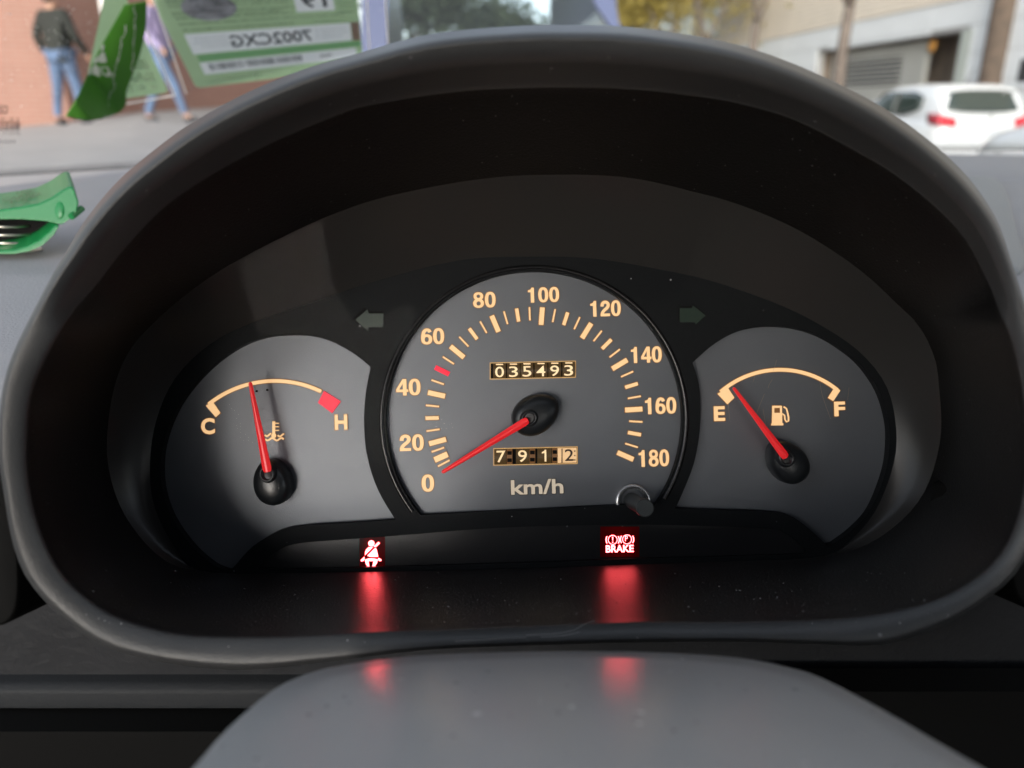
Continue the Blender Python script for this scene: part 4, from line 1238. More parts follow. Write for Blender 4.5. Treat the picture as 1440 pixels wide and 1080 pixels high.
# ================================================================== STREET
M_road = mat('asphalt', (0.055, 0.055, 0.057), 0.9, bump=0.5, bscale=60, var=0.2, vscale=2)
M_pave = mat('pale pavement', (0.42, 0.40, 0.385), 0.85, bump=0.3, bscale=30, var=0.08, vscale=1.5)
m = MB(); m.add([(-150, -80, -0.12), (150, -80, -0.12), (150, 250, -0.12), (-150, 250, -0.12)], [(0, 1, 2, 3)])
tag(m.build('road', M_road), kind='structure')
# raised pavement on the left, climbing towards the brick wall
wallb = [(wpt(-420, 213, 10.2)), wpt(0, 180, 10.9), wpt(100, 172, 11.2), wpt(200, 157, 12.6), wpt(330, 150, 15), wpt(500, 149, 20)]
near = [wpt(-420, 330, 3.5), wpt(-40, 290, 4.0), wpt(60, 280, 4.4), wpt(160, 262, 5.2), wpt(300, 245, 6.5), wpt(460, 232, 9)]
pv = []
rows_ = []
for j in range(7): rows_.append([n_.lerp(w_, j / 6) for n_, w_ in zip(near, wallb)])
m = MB(); m.loft(rows_, False)
m.loft([[v + Vector((0, 0, -0.6)) for v in near], near], False)
pav = m.build('pavement', M_pave, fix=False); tag(pav, kind='structure')
pbvh = BVHTree.FromPolygons(m.v, m.f)
def on_pave(px, py):
    h_, _, _, d_ = pbvh.ray_cast(EYE, ray(px, py).normalized())
    return h_ if h_ else wpt(px, py, 11)
# brick wall
M_brick = bpy.data.materials.new('salmon brick'); M_brick.use_nodes = True
nb = M_brick.node_tree; b = nb.nodes['Principled BSDF']; b.inputs['Roughness'].default_value = 0.9
bt = nb.nodes.new('ShaderNodeTexBrick'); bt.inputs['Scale'].default_value = 1.0
bt.inputs['Brick Width'].default_value = 0.25; bt.inputs['Row Height'].default_value = 0.065; bt.inputs['Mortar Size'].default_value = 0.006
bt.inputs['Color1'].default_value = (0.38, 0.20, 0.155, 1); bt.inputs['Color2'].default_value = (0.34, 0.175, 0.135, 1); bt.inputs['Mortar'].default_value = (0.38, 0.27, 0.225, 1)
tcn = nb.nodes.new('ShaderNodeTexCoord'); nb.links.new(tcn.outputs['UV'], bt.inputs['Vector']); nb.links.new(bt.outputs['Color'], b.inputs['Base Color'])
bw = empty('brick_wall', None, 'salmon pink brick wall along the raised pavement on the left', 'wall')
top = [Vector((v.x, v.y, 6.5)) for v in wallb]; bot = [v + Vector((0, 0, -0.1)) for v in wallb]
back_ = Vector((-0.35, 0.9, 0)) * 0.3
m = MB(); m.loft([bot, top, [v + back_ for v in top], [v + back_ for v in bot]], False)
wo = m.build('wall_face', M_brick, bw, fix=True)
uv = wo.data.uv_layers.new(name='UVMap')
for lp_ in wo.data.loops:
    v = wo.data.vertices[lp_.vertex_index].co; uv.data[lp_.index].uv = ((v.x ** 2 + v.y ** 2) ** 0.5 * 0 + v.x * 0.9 + v.y * 0.45, v.z)
m = MB(); pp = wpt(157, 60, 11.3)
m.box((pp.x, pp.y, 3.6), (0.13, 0.10, 4.6)); m.box((pp.x + 0.1, pp.y, 3.6), (0.06, 0.10, 4.6), 1)
m.build('door_frame', [mat('white painted frame', (0.70, 0.68, 0.66), 0.5), mat('brown door', (0.12, 0.06, 0.04), 0.6)], bw)

# ---------------------------------------------------------------- people
def skin(name, J, E, material, parent, sub=2):
    """J: name -> (co, radius); one continuous surface grown round the skeleton"""
    keys = list(J); me = bpy.data.meshes.new(name)
    me.from_pydata([J[k][0] for k in keys], [(keys.index(a), keys.index(b_)) for a, b_ in E], [])
    o = link(name, me, parent)
    o.modifiers.new('skin', 'SKIN'); sk = me.skin_vertices[0].data if me.skin_vertices else None
    if sk is None:
        bm = bmesh.new(); bm.from_mesh(me); bm.verts.layers.skin.verify(); bm.to_mesh(me); bm.free(); sk = me.skin_vertices[0].data
    for i, k in enumerate(keys):
        r_ = J[k][1]; sk[i].radius = r_ if isinstance(r_, tuple) else (r_, r_); sk[i].use_root = (i == 0)
    if sub: s_ = o.modifiers.new('sub', 'SUBSURF'); s_.levels = s_.render_levels = sub
    me.materials.append(material)
    o.modifiers.new('sm', 'SMOOTH').iterations = 1
    return o
M_skin = mat('skin', (0.45, 0.25, 0.17), 0.5)
M_jean = mat('blue jeans', (0.10, 0.15, 0.25), 0.8, var=0.3, vscale=4)
M_shoe = mat('dark shoe', (0.03, 0.03, 0.035), 0.6)
def person(px, py, h_, yaw, label, jacket, trousers, hair, stride=0.15, hem=False):
    g_ = on_pave(px, py)
    P = empty('person', Matrix.Translation(g_) @ Matrix.Rotation(yaw, 4, 'Z') @ Matrix.Scale(h_ / 1.72, 4), label, 'person', None)
    s = stride
    V = lambda x, y, z: (x, y, z)
    # local: facing -Y
    hip, chest = V(0, 0, 0.95), V(0, 0.0, 1.28)
    legs = {}
    for sd, st in ((-1, s), (1, -s)):
        legs[sd] = (V(sd * 0.09, 0, 0.90), V(sd * 0.10, -st * 0.55 - 0.02, 0.49), V(sd * 0.10, -st + 0.03, 0.09))
    J = {'pelvis': (hip, (0.14, 0.10)), 'waist': (V(0, 0, 1.08), (0.13, 0.09)), 'chest': (chest, (0.16, 0.105)), 'neckb': (V(0, 0.01, 1.45), 0.06), 'neck': (V(0, 0, 1.50), 0.052), 'head': (V(0, -0.01, 1.57), 0.078), 'crown': (V(0, 0.0, 1.66), 0.07)}
    E = [('pelvis', 'waist'), ('waist', 'chest'), ('chest', 'neckb'), ('neckb', 'neck'), ('neck', 'head'), ('head', 'crown')]
    for sd, n_ in ((-1, 'l'), (1, 'r')):
        k_ = legs[sd]
        J['hip' + n_] = (k_[0], 0.085); J['knee' + n_] = (k_[1], 0.055); J['ank' + n_] = (k_[2], 0.038)
        J['toe' + n_] = (V(k_[2][0], k_[2][1] - 0.14, 0.03), 0.03)
        E += [('pelvis', 'hip' + n_), ('hip' + n_, 'knee' + n_), ('knee' + n_, 'ank' + n_), ('ank' + n_, 'toe' + n_)]
        sw = -0.12 if sd < 0 else 0.10
        J['sh' + n_] = (V(sd * 0.19, 0, 1.40), 0.06); J['el' + n_] = (V(sd * 0.27, sw * 0.4 + 0.04, 1.14), 0.042); J['wr' + n_] = (V(sd * 0.25, sw - 0.10, 0.92), 0.03); J['ha' + n_] = (V(sd * 0.245, sw - 0.13, 0.84), 0.035)
        E += [('chest', 'sh' + n_), ('sh' + n_, 'el' + n_), ('el' + n_, 'wr' + n_), ('wr' + n_, 'ha' + n_)]
    skin('body', J, E, M_skin, P)
    T = {k: (J[k][0], tuple(x * 1.22 for x in J[k][1]) if isinstance(J[k][1], tuple) else J[k][1] * 1.38) for k in ('pelvis', 'waist', 'chest', 'shl', 'ell', 'wrl', 'shr', 'elr', 'wrr')}
    T['hemj'] = (V(0, 0, 0.86), (0.18, 0.13)); T['col'] = (V(0, 0.01, 1.45), 0.075)
    skin('jacket', T, [('pelvis', 'hemj'), ('pelvis', 'waist'), ('waist', 'chest'), ('chest', 'col'), ('chest', 'shl'), ('shl', 'ell'), ('ell', 'wrl'), ('chest', 'shr'), ('shr', 'elr'), ('elr', 'wrr')], jacket, P)
    T = {k: (J[k][0], tuple(x * 1.1 for x in J[k][1]) if isinstance(J[k][1], tuple) else J[k][1] * 1.32) for k in ('pelvis', 'hipl', 'kneel', 'ankl', 'hipr', 'kneer', 'ankr')}
    skin('trousers', T, [('pelvis', 'hipl'), ('hipl', 'kneel'), ('kneel', 'ankl'), ('pelvis', 'hipr'), ('hipr', 'kneer'), ('kneer', 'ankr')], trousers, P)
    for n_ in 'lr':
        a = Vector(J['ank' + n_][0]); t_ = Vector(J['toe' + n_][0])
        skin('shoe', {'a': (tuple(a + Vector((0, 0.03, -0.045))), 0.045), 'b': (tuple(t_ + Vector((0, 0.03, 0.012))), 0.045), 'c': (tuple(t_ + Vector((0, -0.03, 0.005))), 0.035)}, [('a', 'b'), ('b', 'c')], M_shoe, P)
    skin('hair', {'a': (V(0, 0.03, 1.68), 0.088), 'b': (V(0, 0.045, 1.60), 0.085), 'c': (V(0, 0.05, 1.53), 0.05)}, [('a', 'b'), ('b', 'c')], hair, P)
    return P
M_dj = mat('dark olive quilted jacket', (0.022, 0.024, 0.020), 0.8, var=0.5, vscale=14)
M_dh = mat('dark hair', (0.012, 0.010, 0.010), 0.6)
M_lil = mat('lilac top', (0.36, 0.30, 0.48), 0.8, var=0.2, vscale=8)
M_blu = mat('navy jacket', (0.06, 0.07, 0.12), 0.8)
M_hb = mat('brown hair', (0.09, 0.045, 0.025), 0.6)
person(103, 175, 1.70, R(165), 'person in a dark olive jacket and blue jeans walking away along the brick wall', M_dj, M_jean, M_dh, 0.12)
person(238, 172, 1.72, R(80), 'person in a lilac top and jeans striding past behind the permit cards', M_lil, M_jean, M_hb, 0.36)

# ---------------------------------------------------------------- building on the right
SD = Vector((-0.063, 1, 0)).normalized()          # direction of the street
SN = Vector((SD.y, -SD.x, 0))                     # to the right of it
FO = 12.0                                         # facade line
def fac(px, py, off=0.0):
    """point of the facade plane met by the ray of a pixel"""
    r = ray(px, py); o0 = SN * (FO + off)
    s = (FO + off) / r.dot(SN)
    return EYE + r * s
def fz(px, py, off=0.0): p = fac(px, py, off); return (p.dot(SD), p.z)
M_stone = bpy.data.materials.new('pale stone cladding'); M_stone.use_nodes = True
ns = M_stone.node_tree; b = ns.nodes['Principled BSDF']; b.inputs['Roughness'].default_value = 0.7
bt = ns.nodes.new('ShaderNodeTexNoise'); bt.inputs['Scale'].default_value = 1.2
cr = ns.nodes.new('ShaderNodeMapRange'); cr.inputs['To Min'].default_value = 0.9; cr.inputs['To Max'].default_value = 1.08
vm = ns.nodes.new('ShaderNodeVectorMath'); vm.operation = 'SCALE'; vm.inputs[0].default_value = (0.68, 0.70, 0.72)
ns.links.new(bt.outputs['Fac'], cr.inputs['Value']); ns.links.new(cr.outputs[0], vm.inputs['Scale']); ns.links.new(vm.outputs[0], b.inputs['Base Color'])
M_clad = mat('beige ribbed cladding', (0.74, 0.66, 0.56), 0.8, var=0.05, vscale=1)
M_brown = mat('brown garage interior', (0.17, 0.135, 0.105), 0.9, var=0.3, vscale=2)
M_conc = mat('grey garage wall', (0.34, 0.34, 0.32), 0.8, var=0.08, vscale=1)
M_louv = mat('louvre metal', (0.42, 0.42, 0.40), 0.5)
M_dark = mat('dark void', (0.03, 0.03, 0.032), 0.8)
M_win = mat('window glass', (0.05, 0.06, 0.065), 0.08, spec=1.0)
M_lampo = mat('orange lamp', (0.50, 0.24, 0.05), 0.5)
BD = empty('building', None, 'long pale building with beige ribbed upper floors over a stone ground floor and garage', 'building')
HS = fz(1209, 29)[1]          # top of the stone band
def fbox(mb, s0, s1, z0, z1, d0, d1, mi=0):
    """box on the facade between street stations s0..s1, heights z0..z1 and depths d0..d1 behind the facade line"""
    vs_ = [SD * s + SN * (FO + d) + Vector((0, 0, z)) for z in (z0, z1) for d in (d0, d1) for s in (s0, s1)]
    mb.add(vs_, [(0, 2, 3, 1), (4, 5, 7, 6), (0, 1, 5, 4), (2, 6, 7, 3), (0, 4, 6, 2), (1, 3, 7, 5)], mi)
sA, zA = fz(1364, 41); sB, zB = fz(1149, 73)       # opening: near jamb and far jamb at the lintel
sA2, _ = fz(1352, 120)
zt_ = (zA + zB) / 2
jam = sA
far_j = sB
S0, S1 = -2.0, 60.0
# stone slabs round the opening, one by one where they can be told apart
slab_w, slab_h = 1.9, 0.62
zs = [-0.2 + slab_h * k for k in range(20) if -0.2 + slab_h * k < HS - 0.05] + [HS]
s = S0
meshes = {}
while s < 42:
    e = s + slab_w
    for z0_, z1_ in zip(zs, zs[1:]):
        a, b_ = s, e
        if z0_ < zt_ - 0.02 and a < far_j and b_ > jam:      # crosses the opening
            if a < jam - 0.05 and b_ > jam: b_ = jam
            elif b_ > far_j + 0.05 and a < far_j: a = far_j
            else:
                if z1_ <= zt_ + 0.05: continue
                z0_ = zt_
        if b_ - a < 0.05: continue
        pr = random.uniform(-0.006, 0.006)
        mm = MB(); fbox(mm, a + 0.008, b_ - 0.008, z0_ + 0.008, z1_ - 0.008, pr, 0.28)
        mm.build('stone_slab', M_stone, BD)
    s = e
mm = MB()
fbox(mm, S0, jam, -0.3, HS - 0.01, 0.03, 0.27); fbox(mm, far_j, S1, -0.3, HS - 0.01, 0.03, 0.27); fbox(mm, jam, far_j, zt_, HS - 0.01, 0.03, 0.27)
mm.build('backing_wall', mat('joint mortar', (0.33, 0.33, 0.33), 0.9), BD)
# upper floors: horizontal ribs
mm = MB(); z = HS; k = 0
while z < 16:
    fbox(mm, S0, S1, z + 0.004, z + 0.135, -0.05, 0.2); z += 0.15; k += 1
o = mm.build('ribbed_cladding', M_clad, BD); o['kind'] = 'stuff'
mm = MB(); fbox(mm, S0, S1, HS, 16, 0.0, 8.0); mm.build('upper_wall', M_clad, BD)
# garage recess
mm = MB()
fbox(mm, jam - 0.3, far_j + 0.3, -0.3, zt_ + 0.3, 1.1, 1.3, 0); fbox(mm, jam, far_j, zt_, zt_ + 0.1, 0.28, 1.1, 0)
fbox(mm, jam - 0.25, jam, -0.3, zt_, 0.28, 1.1, 0); fbox(mm, far_j, far_j + 0.25, -0.3, zt_, 0.28, 1.1, 0); fbox(mm, jam, far_j, -0.3, 0.0, 0.28, 1.1, 0)
mm.build('garage_recess', M_brown, BD)
sp_a = fz(1303, 70, 0.45)[0]; sp_b = fz(1172, 80, 0.45)[0]
mm = MB(); fbox(mm, sp_a, sp_b, -0.1, zt_ - 0.05, 0.45, 0.6); mm.build('garage_wall', M_conc, BD)
g_a = fz(1266, 90, 0.4)[0]; g_b = fz(1184, 95, 0.4)[0]; g_t = fz(1225, 83, 0.4)[1]; g_bt = fz(1225, 121, 0.4)[1]
gr = MB(); fbox(gr, g_a, g_b, g_bt, g_t, 0.43, 0.45); go = gr.build('louvre_grille', M_dark, BD)
nl = 6
for i in range(nl):
    z = g_bt + (g_t - g_bt) * (i + 0.5) / nl
    mm = MB(); fbox(mm, g_a, g_b, z - 0.02, z + 0.02, 0.38, 0.43); mm.build('louvre_slat', M_louv, go)
mm = MB(); fbox(mm, jam - 0.12, jam + 0.25, -0.1, zt_ - 0.01, -0.03, 0.40); mm.build('door_jamb', mat('pale green frame', (0.40, 0.43, 0.40), 0.6), BD)
for px, py in ((1312, 64), (1150, 83)):
    p = fac(px, py, 0.38); mm = MB()
    rg = [[p + SN * (0.07 * math.cos(t) - 0.05) * 0 + SD * (0.17 * math.cos(t) * math.cos(w)) + Vector((0, 0, 0.17 * math.cos(t) * math.sin(w))) + SN * (-0.09 * math.sin(t)) for w in [2 * math.pi * k / 16 for k in range(16)]] for t in (0, 0.4, 0.8, 1.2, 1.5)]
    mm.loft(rg, True, 0, True, True); mm.build('warning_beacon', M_lampo, BD, smooth=True, fix=True)
# windows further along and at the right edge
for (px0, px1, py0, py1) in ((1436, 1475, 88, 116),):
    s0_, z1_ = fz(px1, py0 - 8); s1_, _ = fz(px0, py0); z0_ = fz(px0, py1)[1]
    mm = MB(); fbox(mm, s0_, s1_, z0_, z1_, -0.02, 0.2); w_ = mm.build('window', M_dark, BD)
    mm = MB(); fbox(mm, s0_ - .06, s1_ + .06, z0_ - 0.1, z0_, -0.08, 0.1); mm.build('sill', M_stone, w_)
for s0_ in (38, 42.5, 47, 51.5):
    mm = MB(); fbox(mm, s0_, s0_ + 2.4, HS + 0.7, HS + 2.4, -0.07, 0.1); w_ = mm.build('window', M_win, BD)
    mm = MB(); fbox(mm, s0_ - .1, s0_ + 2.5, HS + 0.6, HS + 0.7, -0.12, 0.1); mm.build('sill', M_louv, w_)
# right-hand pavement
m = MB()
a = SN * 8.6; b2 = SN * (FO + 0.2)
m.add([SD * -10 + a + Vector((0, 0, -0.02)), SD * -10 + b2 + Vector((0, 0, -0.02)), SD * 120 + b2 + Vector((0, 0, -0.02)), SD * 120 + a + Vector((0, 0, -0.02)), SD * -10 + a + Vector((0, 0, -0.15)), SD * 120 + a + Vector((0, 0, -0.15))], [(0, 1, 2, 3), (4, 0, 3, 5)])
tag(m.build('pavement', M_pave), kind='structure')

# ---------------------------------------------------------------- trees
M_bark = mat('grey brown bark', (0.155, 0.125, 0.105), 0.9, bump=0.6, bscale=30, var=0.25, vscale=6)
M_barkd = mat('dark brown bark', (0.11, 0.08, 0.06), 0.9, bump=0.6, bscale=30, var=0.25, vscale=6)
def leafmat(name, c):
    m_ = mat(name, c, 0.6, var=0.45, vscale=0.7)
    return m_
M_yel = leafmat('yellow green leaves', (0.30, 0.235, 0.055))
M_grn = leafmat('dark evergreen leaves', (0.055, 0.075, 0.035))
def branches(m_, p, d, r_, L_, depth):
    pts = [p]; rs = [r_]; q = p.copy(); dd = d.copy(); tips = []
    for k in range(4):
        dd = (dd + Vector((random.uniform(-.16, .16), random.uniform(-.16, .16), 0.06))).normalized(); q = q + dd * L_ / 4
        pts.append(q.copy()); rs.append(r_ * (1 - 0.13 * (k + 1)))
    m_.tube(pts, rs, 7)
    if depth == 0: return [q]
    for k in range(3 if depth > 1 else 2):
        nd = (dd + Vector((random.uniform(-.8, .8), random.uniform(-.8, .8), random.uniform(-0.1, .5)))).normalized()
        tips += branches(m_, pts[-1 - (k % 2)], nd, rs[-1] * 0.75, L_ * 0.72, depth - 1)
    return tips
def tree(name, base, hgt, r_, label, group, bark, leaf=None, nl=0, ls=0.12, fork=True, spread=1.0, lean=(0, 0), blob=1.0):
    T_ = empty(name, Matrix.Translation(base), label, 'tree', group)
    m_ = MB(); tips = []
    top_ = Vector((lean[0], lean[1], hgt))
    m_.tube([Vector((0, 0, -0.3)), top_ * 0.3 + Vector((0.02, 0, 0)), top_ * 0.7 + Vector((-0.03, 0, 0)), top_], [r_ * 1.15, r_, r_ * 0.85, r_ * 0.75], 10)
    for k in range(3 if fork else 4):
        a_ = 2 * math.pi * k / 3 + random.uniform(-.4, .4)
        tips += branches(m_, top_, Vector((math.cos(a_) * 0.45 * spread, math.sin(a_) * 0.45 * spread, 0.9)).normalized(), r_ * 0.55, hgt * 0.45, 2)
    m_.build('trunk', bark, T_, smooth=True)
    if leaf:
        lv = MB()
        for k in range(nl):
            c_ = random.choice(tips); rr_ = abs(random.gauss(0, 0.55)) * blob
            v_ = Vector((random.gauss(0, 1), random.gauss(0, 1), random.gauss(0, 0.8))).normalized() * rr_
            a_ = Vector((random.gauss(0, 1), random.gauss(0, 1), random.gauss(0, 1))).normalized(); b_ = a_.orthogonal().normalized(); s_ = ls * random.uniform(.6, 1.3)
            p_ = c_ + v_
            lv.add([p_ - a_ * s_, p_ + b_ * s_ * .5, p_ + a_ * s_, p_ - b_ * s_ * .5], [(0, 1, 2, 3)])
        o_ = lv.build('crown', leaf, T_); o_['kind'] = 'stuff'
    return T_
def at(px, d, z=-0.02):
    r = ray(px, 147); p = EYE + r * (d / r.y); return Vector((p.x, p.y, z))
tree('street_tree', at(1176, 17.5), 3.05, 0.14, 'grey forked street tree in front of the louvred garage grille', 'street trees on the right', M_bark, None, spread=0.9)
tree('street_tree', at(1388, 18.6), 6.4, 0.28, 'thick brown tree trunk beside the white hatchback', 'street trees on the right', M_barkd, None, lean=(-0.05, 0))
tree('street_tree', at(1052, 22.5), 3.2, 0.13, 'slim bare street tree before the beige cladding, second from the yellow crown', 'street trees on the right', M_bark, M_yel, 260, 0.10)
tree('street_tree', at(985, 27), 3.0, 0.12, 'pale slim street tree nearest the yellow crown', 'street trees on the right', M_bark, M_yel, 500, 0.10)
tree('leafy_tree', at(925, 34), 3.4, 0.16, 'yellow green autumn tree beyond the hood', 'trees down the street', M_bark, M_yel, 12000, 0.14, blob=2.6, spread=1.6)
tree('leafy_tree', at(880, 42), 3.2, 0.16, 'yellow autumn tree next to the van window frame', 'trees down the street', M_bark, M_yel, 6500, 0.14, blob=1.9)
tree('pine_tree', at(590, 30), 2.6, 0.2, 'dark evergreen tree at the left of the van window', 'trees seen through the van', M_barkd, M_grn, 9000, 0.14, blob=1.9)
tree('pine_tree', at(690, 36), 2.2, 0.2, 'dark evergreen tree in the middle of the van window', 'trees seen through the van', M_barkd, M_grn, 9000, 0.15, blob=1.8, spread=1.4)
tree('pine_tree', at(770, 44), 1.9, 0.2, 'low dark evergreen at the right of the van window', 'trees seen through the van', M_barkd, M_grn, 7000, 0.16, blob=1.6, spread=1.3)

# ---------------------------------------------------------------- cars
M_car = mat('white car paint', (0.74, 0.76, 0.78), 0.22, coat=0.6, spec=0.5)
M_cglass = mat('dark car window', (0.035, 0.05, 0.045), 0.06, spec=0.9)
M_tail = mat('red tail lamp', (0.55, 0.02, 0.04), 0.15, coat=1.0)
M_tyre = mat('tyre rubber', (0.02, 0.02, 0.02), 0.8)
M_rim = mat('alloy rim', (0.5, 0.5, 0.52), 0.3, 0.9)
M_plate_w = mat('white number plate', (0.60, 0.63, 0.68), 0.4)
def interp(tab, x):
    for (a, y), (b_, z) in zip(tab, tab[1:]):
        if x <= b_: return y + (z - y) * (x - a) / (b_ - a)
    return tab[-1][1]
def hatchback(M, label):
    """3.97 m hatchback, rear at y=0, front at y=3.97"""
    C_ = empty('parked_car', M, label, 'car', 'cars parked on the right')
    top_t = [(0, 0.80), (0.06, 0.98), (0.5, 0.99), (2.7, 0.97), (3.0, 0.95), (3.5, 0.86), (3.85, 0.72), (3.97, 0.55)]
    wid_t = [(0, 0.66), (0.08, 0.78), (0.35, 0.845), (1.2, 0.86), (2.8, 0.86), (3.5, 0.82), (3.85, 0.70), (3.97, 0.52)]
    bot_t = [(0, 0.36), (0.2, 0.24), (3.7, 0.22), (3.97, 0.34)]
    ys = [0, 0.03, 0.08, 0.2, 0.35, 0.6, 0.9, 1.3, 1.8, 2.3, 2.7, 2.95, 3.2, 3.5, 3.7, 3.85, 3.93, 3.97]
    rings = []
    for y in ys:
        t_, w_, b_ = interp(top_t, y), interp(wid_t, y), interp(bot_t, y); h2 = t_ - b_
        half = [(0.0, b_), (w_ * .8, b_), (w_ * .97, b_ + h2 * .12), (w_, b_ + h2 * .4), (w_ * .995, b_ + h2 * .68), (w_ * .95, b_ + h2 * .88), (w_ * .84, t_ - 0.01), (w_ * .45, t_ + 0.012), (0, t_ + 0.018)]
        ring = [Vector((x, y, z)) for x, z in half] + [Vector((-x, y, z)) for x, z in half[::-1][1:-1]]
        rings.append(ring)
    m_ = MB(); m_.loft(rings, True, 0, True, True)
    # greenhouse
    gh = [(0.10, 0.97, 0.98), (0.16, 1.12, 1.02), (0.24, 1.30, 1.0), (0.36, 1.42, 1.0), (0.6, 1.465, 1.0), (1.2, 1.48, 1.0), (1.7, 1.46, 1.0), (2.05, 1.38, 1.0), (2.5, 1.16, 1.0), (2.95, 0.94, 1.0)]
    rings = []
    for y, z, k in gh:
        w_ = interp(wid_t, y); zb = 0.93; hh = max(0.005, z - zb)
        tum = 0.15 * (hh / 0.55)
        wt = w_ * 0.93 - tum
        half = [(w_ * .93, zb), (w_ * .93 - tum * .45, zb + hh * .5), (wt + 0.03, zb + hh * .86), (wt - 0.05, zb + hh * .97), (wt * .5, z + 0.008), (0, z + 0.012)]
        rings.append([Vector((x, y, q)) for x, q in half] + [Vector((-x, y, q)) for x, q in half[::-1][1:]])
    m_.loft(rings, False, 0)
    bo = m_.build('body', M_car, C_, smooth=True, fix=True)
    def patch(name, fn, n1=8, n2=4, material=M_cglass, parent=C_):
        mm_ = MB(); mm_.loft([[fn(i / n1, j / n2) for i in range(n1 + 1)] for j in range(n2 + 1)], False)
        o_ = mm_.build(name, material, parent, smooth=True); s_ = o_.modifiers.new('s', 'SOLIDIFY'); s_.thickness = 0.02; s_.offset = 0
        return o_
    # side windows: outline on the greenhouse flank
    for sd in (-1, 1):
        def sw(u, v, sd=sd, y0=0.62, y1=1.42):
            y = y0 + (y1 - y0) * u
            zt2 = 1.36 - 0.10 * max(0, 1 - u * 2.2) ** 1.5; zb2 = 0.98 + 0.10 * max(0, 1 - u * 1.5) ** 2
            z = zb2 + (zt2 - zb2) * v; k = (z - 0.93) / 0.55
            x = 0.86 * 0.93 - 0.135 * k * 0.96 + 0.03
            return Vector((sd * x, y, z))
        patch('side_window', sw)
        def fw(u, v, sd=sd):
            y = 1.48 + 0.98 * u; zt2 = 1.36 - 0.02 * u if u < 0.5 else 1.35 - 0.36 * (u - 0.5) / 0.5 * 0.95
            z = 0.98 + (max(zt2, 0.985) - 0.98) * v; k = (z - 0.93) / 0.55
            return Vector((sd * (0.86 * 0.93 - 0.135 * k * 0.96 + 0.03 - 0.02 * u * v), y, z))
        patch('side_window', fw)
        # door mirror
        mm_ = MB(); rg = []
        for t in range(7):
            a_ = math.pi * t / 6; rg.append([Vector((sd * (0.93 + 0.11 * -math.cos(a_) * 0.9), 2.28 + 0.07 * math.sin(a_) * math.cos(w), 1.03 + 0.075 * math.sin(a_) * math.sin(w))) for w in [2 * math.pi * k / 10 for k in range(10)]])
        mm_.loft(rg, True, 0, True, True); mm_.build('door_mirror', M_car, C_, smooth=True, fix=True)
        # tail lamp
        def tl(u, v, sd=sd):
            a_ = u; x = 0.50 + 0.33 * min(1, a_ * 1.35); y = 0.045 if a_ < 0.74 else 0.045 + (a_ - 0.74) * 1.3
            z = 0.80 + 0.04 * u + (0.13 + 0.05 * u) * v
            if a_ >= 0.74: x = 0.79 + 0.03 * (a_ - .74)
            return Vector((sd * x, y - 0.065 + 0.05 * v, z))
        patch('tail_lamp', tl, 10, 4, M_tail)
        for y in (0.72, 3.20):
            mm_ = MB(); mm_.tube([Vector((sd * 0.68, y, 0.30)), Vector((sd * 0.70, y, 0.30)), Vector((sd * 0.86, y, 0.30)), Vector((sd * 0.872, y, 0.30))], [0.28, 0.30, 0.30, 0.27], 24)
            w_ = mm_.build('wheel', M_tyre, C_, fix=True)
            mm_ = MB(); mm_.tube([Vector((sd * 0.86, y, 0.30)), Vector((sd * 0.876, y, 0.30))], [0.19, 0.17], 18); mm_.build('rim', M_rim, w_, fix=True)
    def rw(u, v):
        x = (-1 + 2 * u) * (0.70 - 0.05 * v); z = 1.03 + 0.31 * v + 0.03 * (1 - abs(2 * u - 1) ** 3) * v; c_ = abs(2 * u - 1)
        z = 1.03 + (z - 1.03) * (1 - 0.25 * c_ ** 4) + 0.04 * c_ ** 4
        y = 0.115 + 0.16 * (z - 0.98) / 0.3 + 0.10 * c_ ** 3
        return Vector((x, y - 0.085, z))
    patch('rear_window', rw, 14, 6)
    def fwn(u, v):
        x = (-1 + 2 * u) * (0.68 - 0.10 * v); c_ = abs(2 * u - 1)
        z = 0.97 + 0.38 * v; y = 2.90 - 0.80 * v - 0.14 * c_ ** 3
        return Vector((x, y + 0.03, z + 0.03))
    patch('windscreen_glass', fwn, 12, 5)
    mm_ = MB(); mm_.box((0, 0.0, 0.72), (0.50, 0.03, 0.11)); mm_.build('number_plate', M_plate_w, C_)
    mm_ = MB(); mm_.tube([Vector((0.1, 0.03, 0.86)), Vector((0.1, 0.03, 0.99))], 0.012, 6); mm_.build('wiper', M_tyre, C_)
    mm_ = MB(); mm_.tube([Vector((0.0, 0.75, 1.48)), Vector((0.0, 0.55, 1.72))], 0.008, 6); mm_.build('roof_aerial', M_tyre, C_)
    return C_
def frame(p, yaw=0): 
    return Matrix.Translation(p) @ Matrix.Rotation(math.atan2(-SD.x, SD.y) + yaw, 4, 'Z')
hatchback(frame(at(1391, 13.3, 0.0)), 'white hatchback with red tail lamps parked in front of the garage')
# second white car, nearer on the right edge: its bonnet points up the street
p2 = at(1452, 10.6, -0.02)
hatchback(frame(p2 - SD * 3.97, 0), 'white car whose bonnet and mirror show at the right edge')

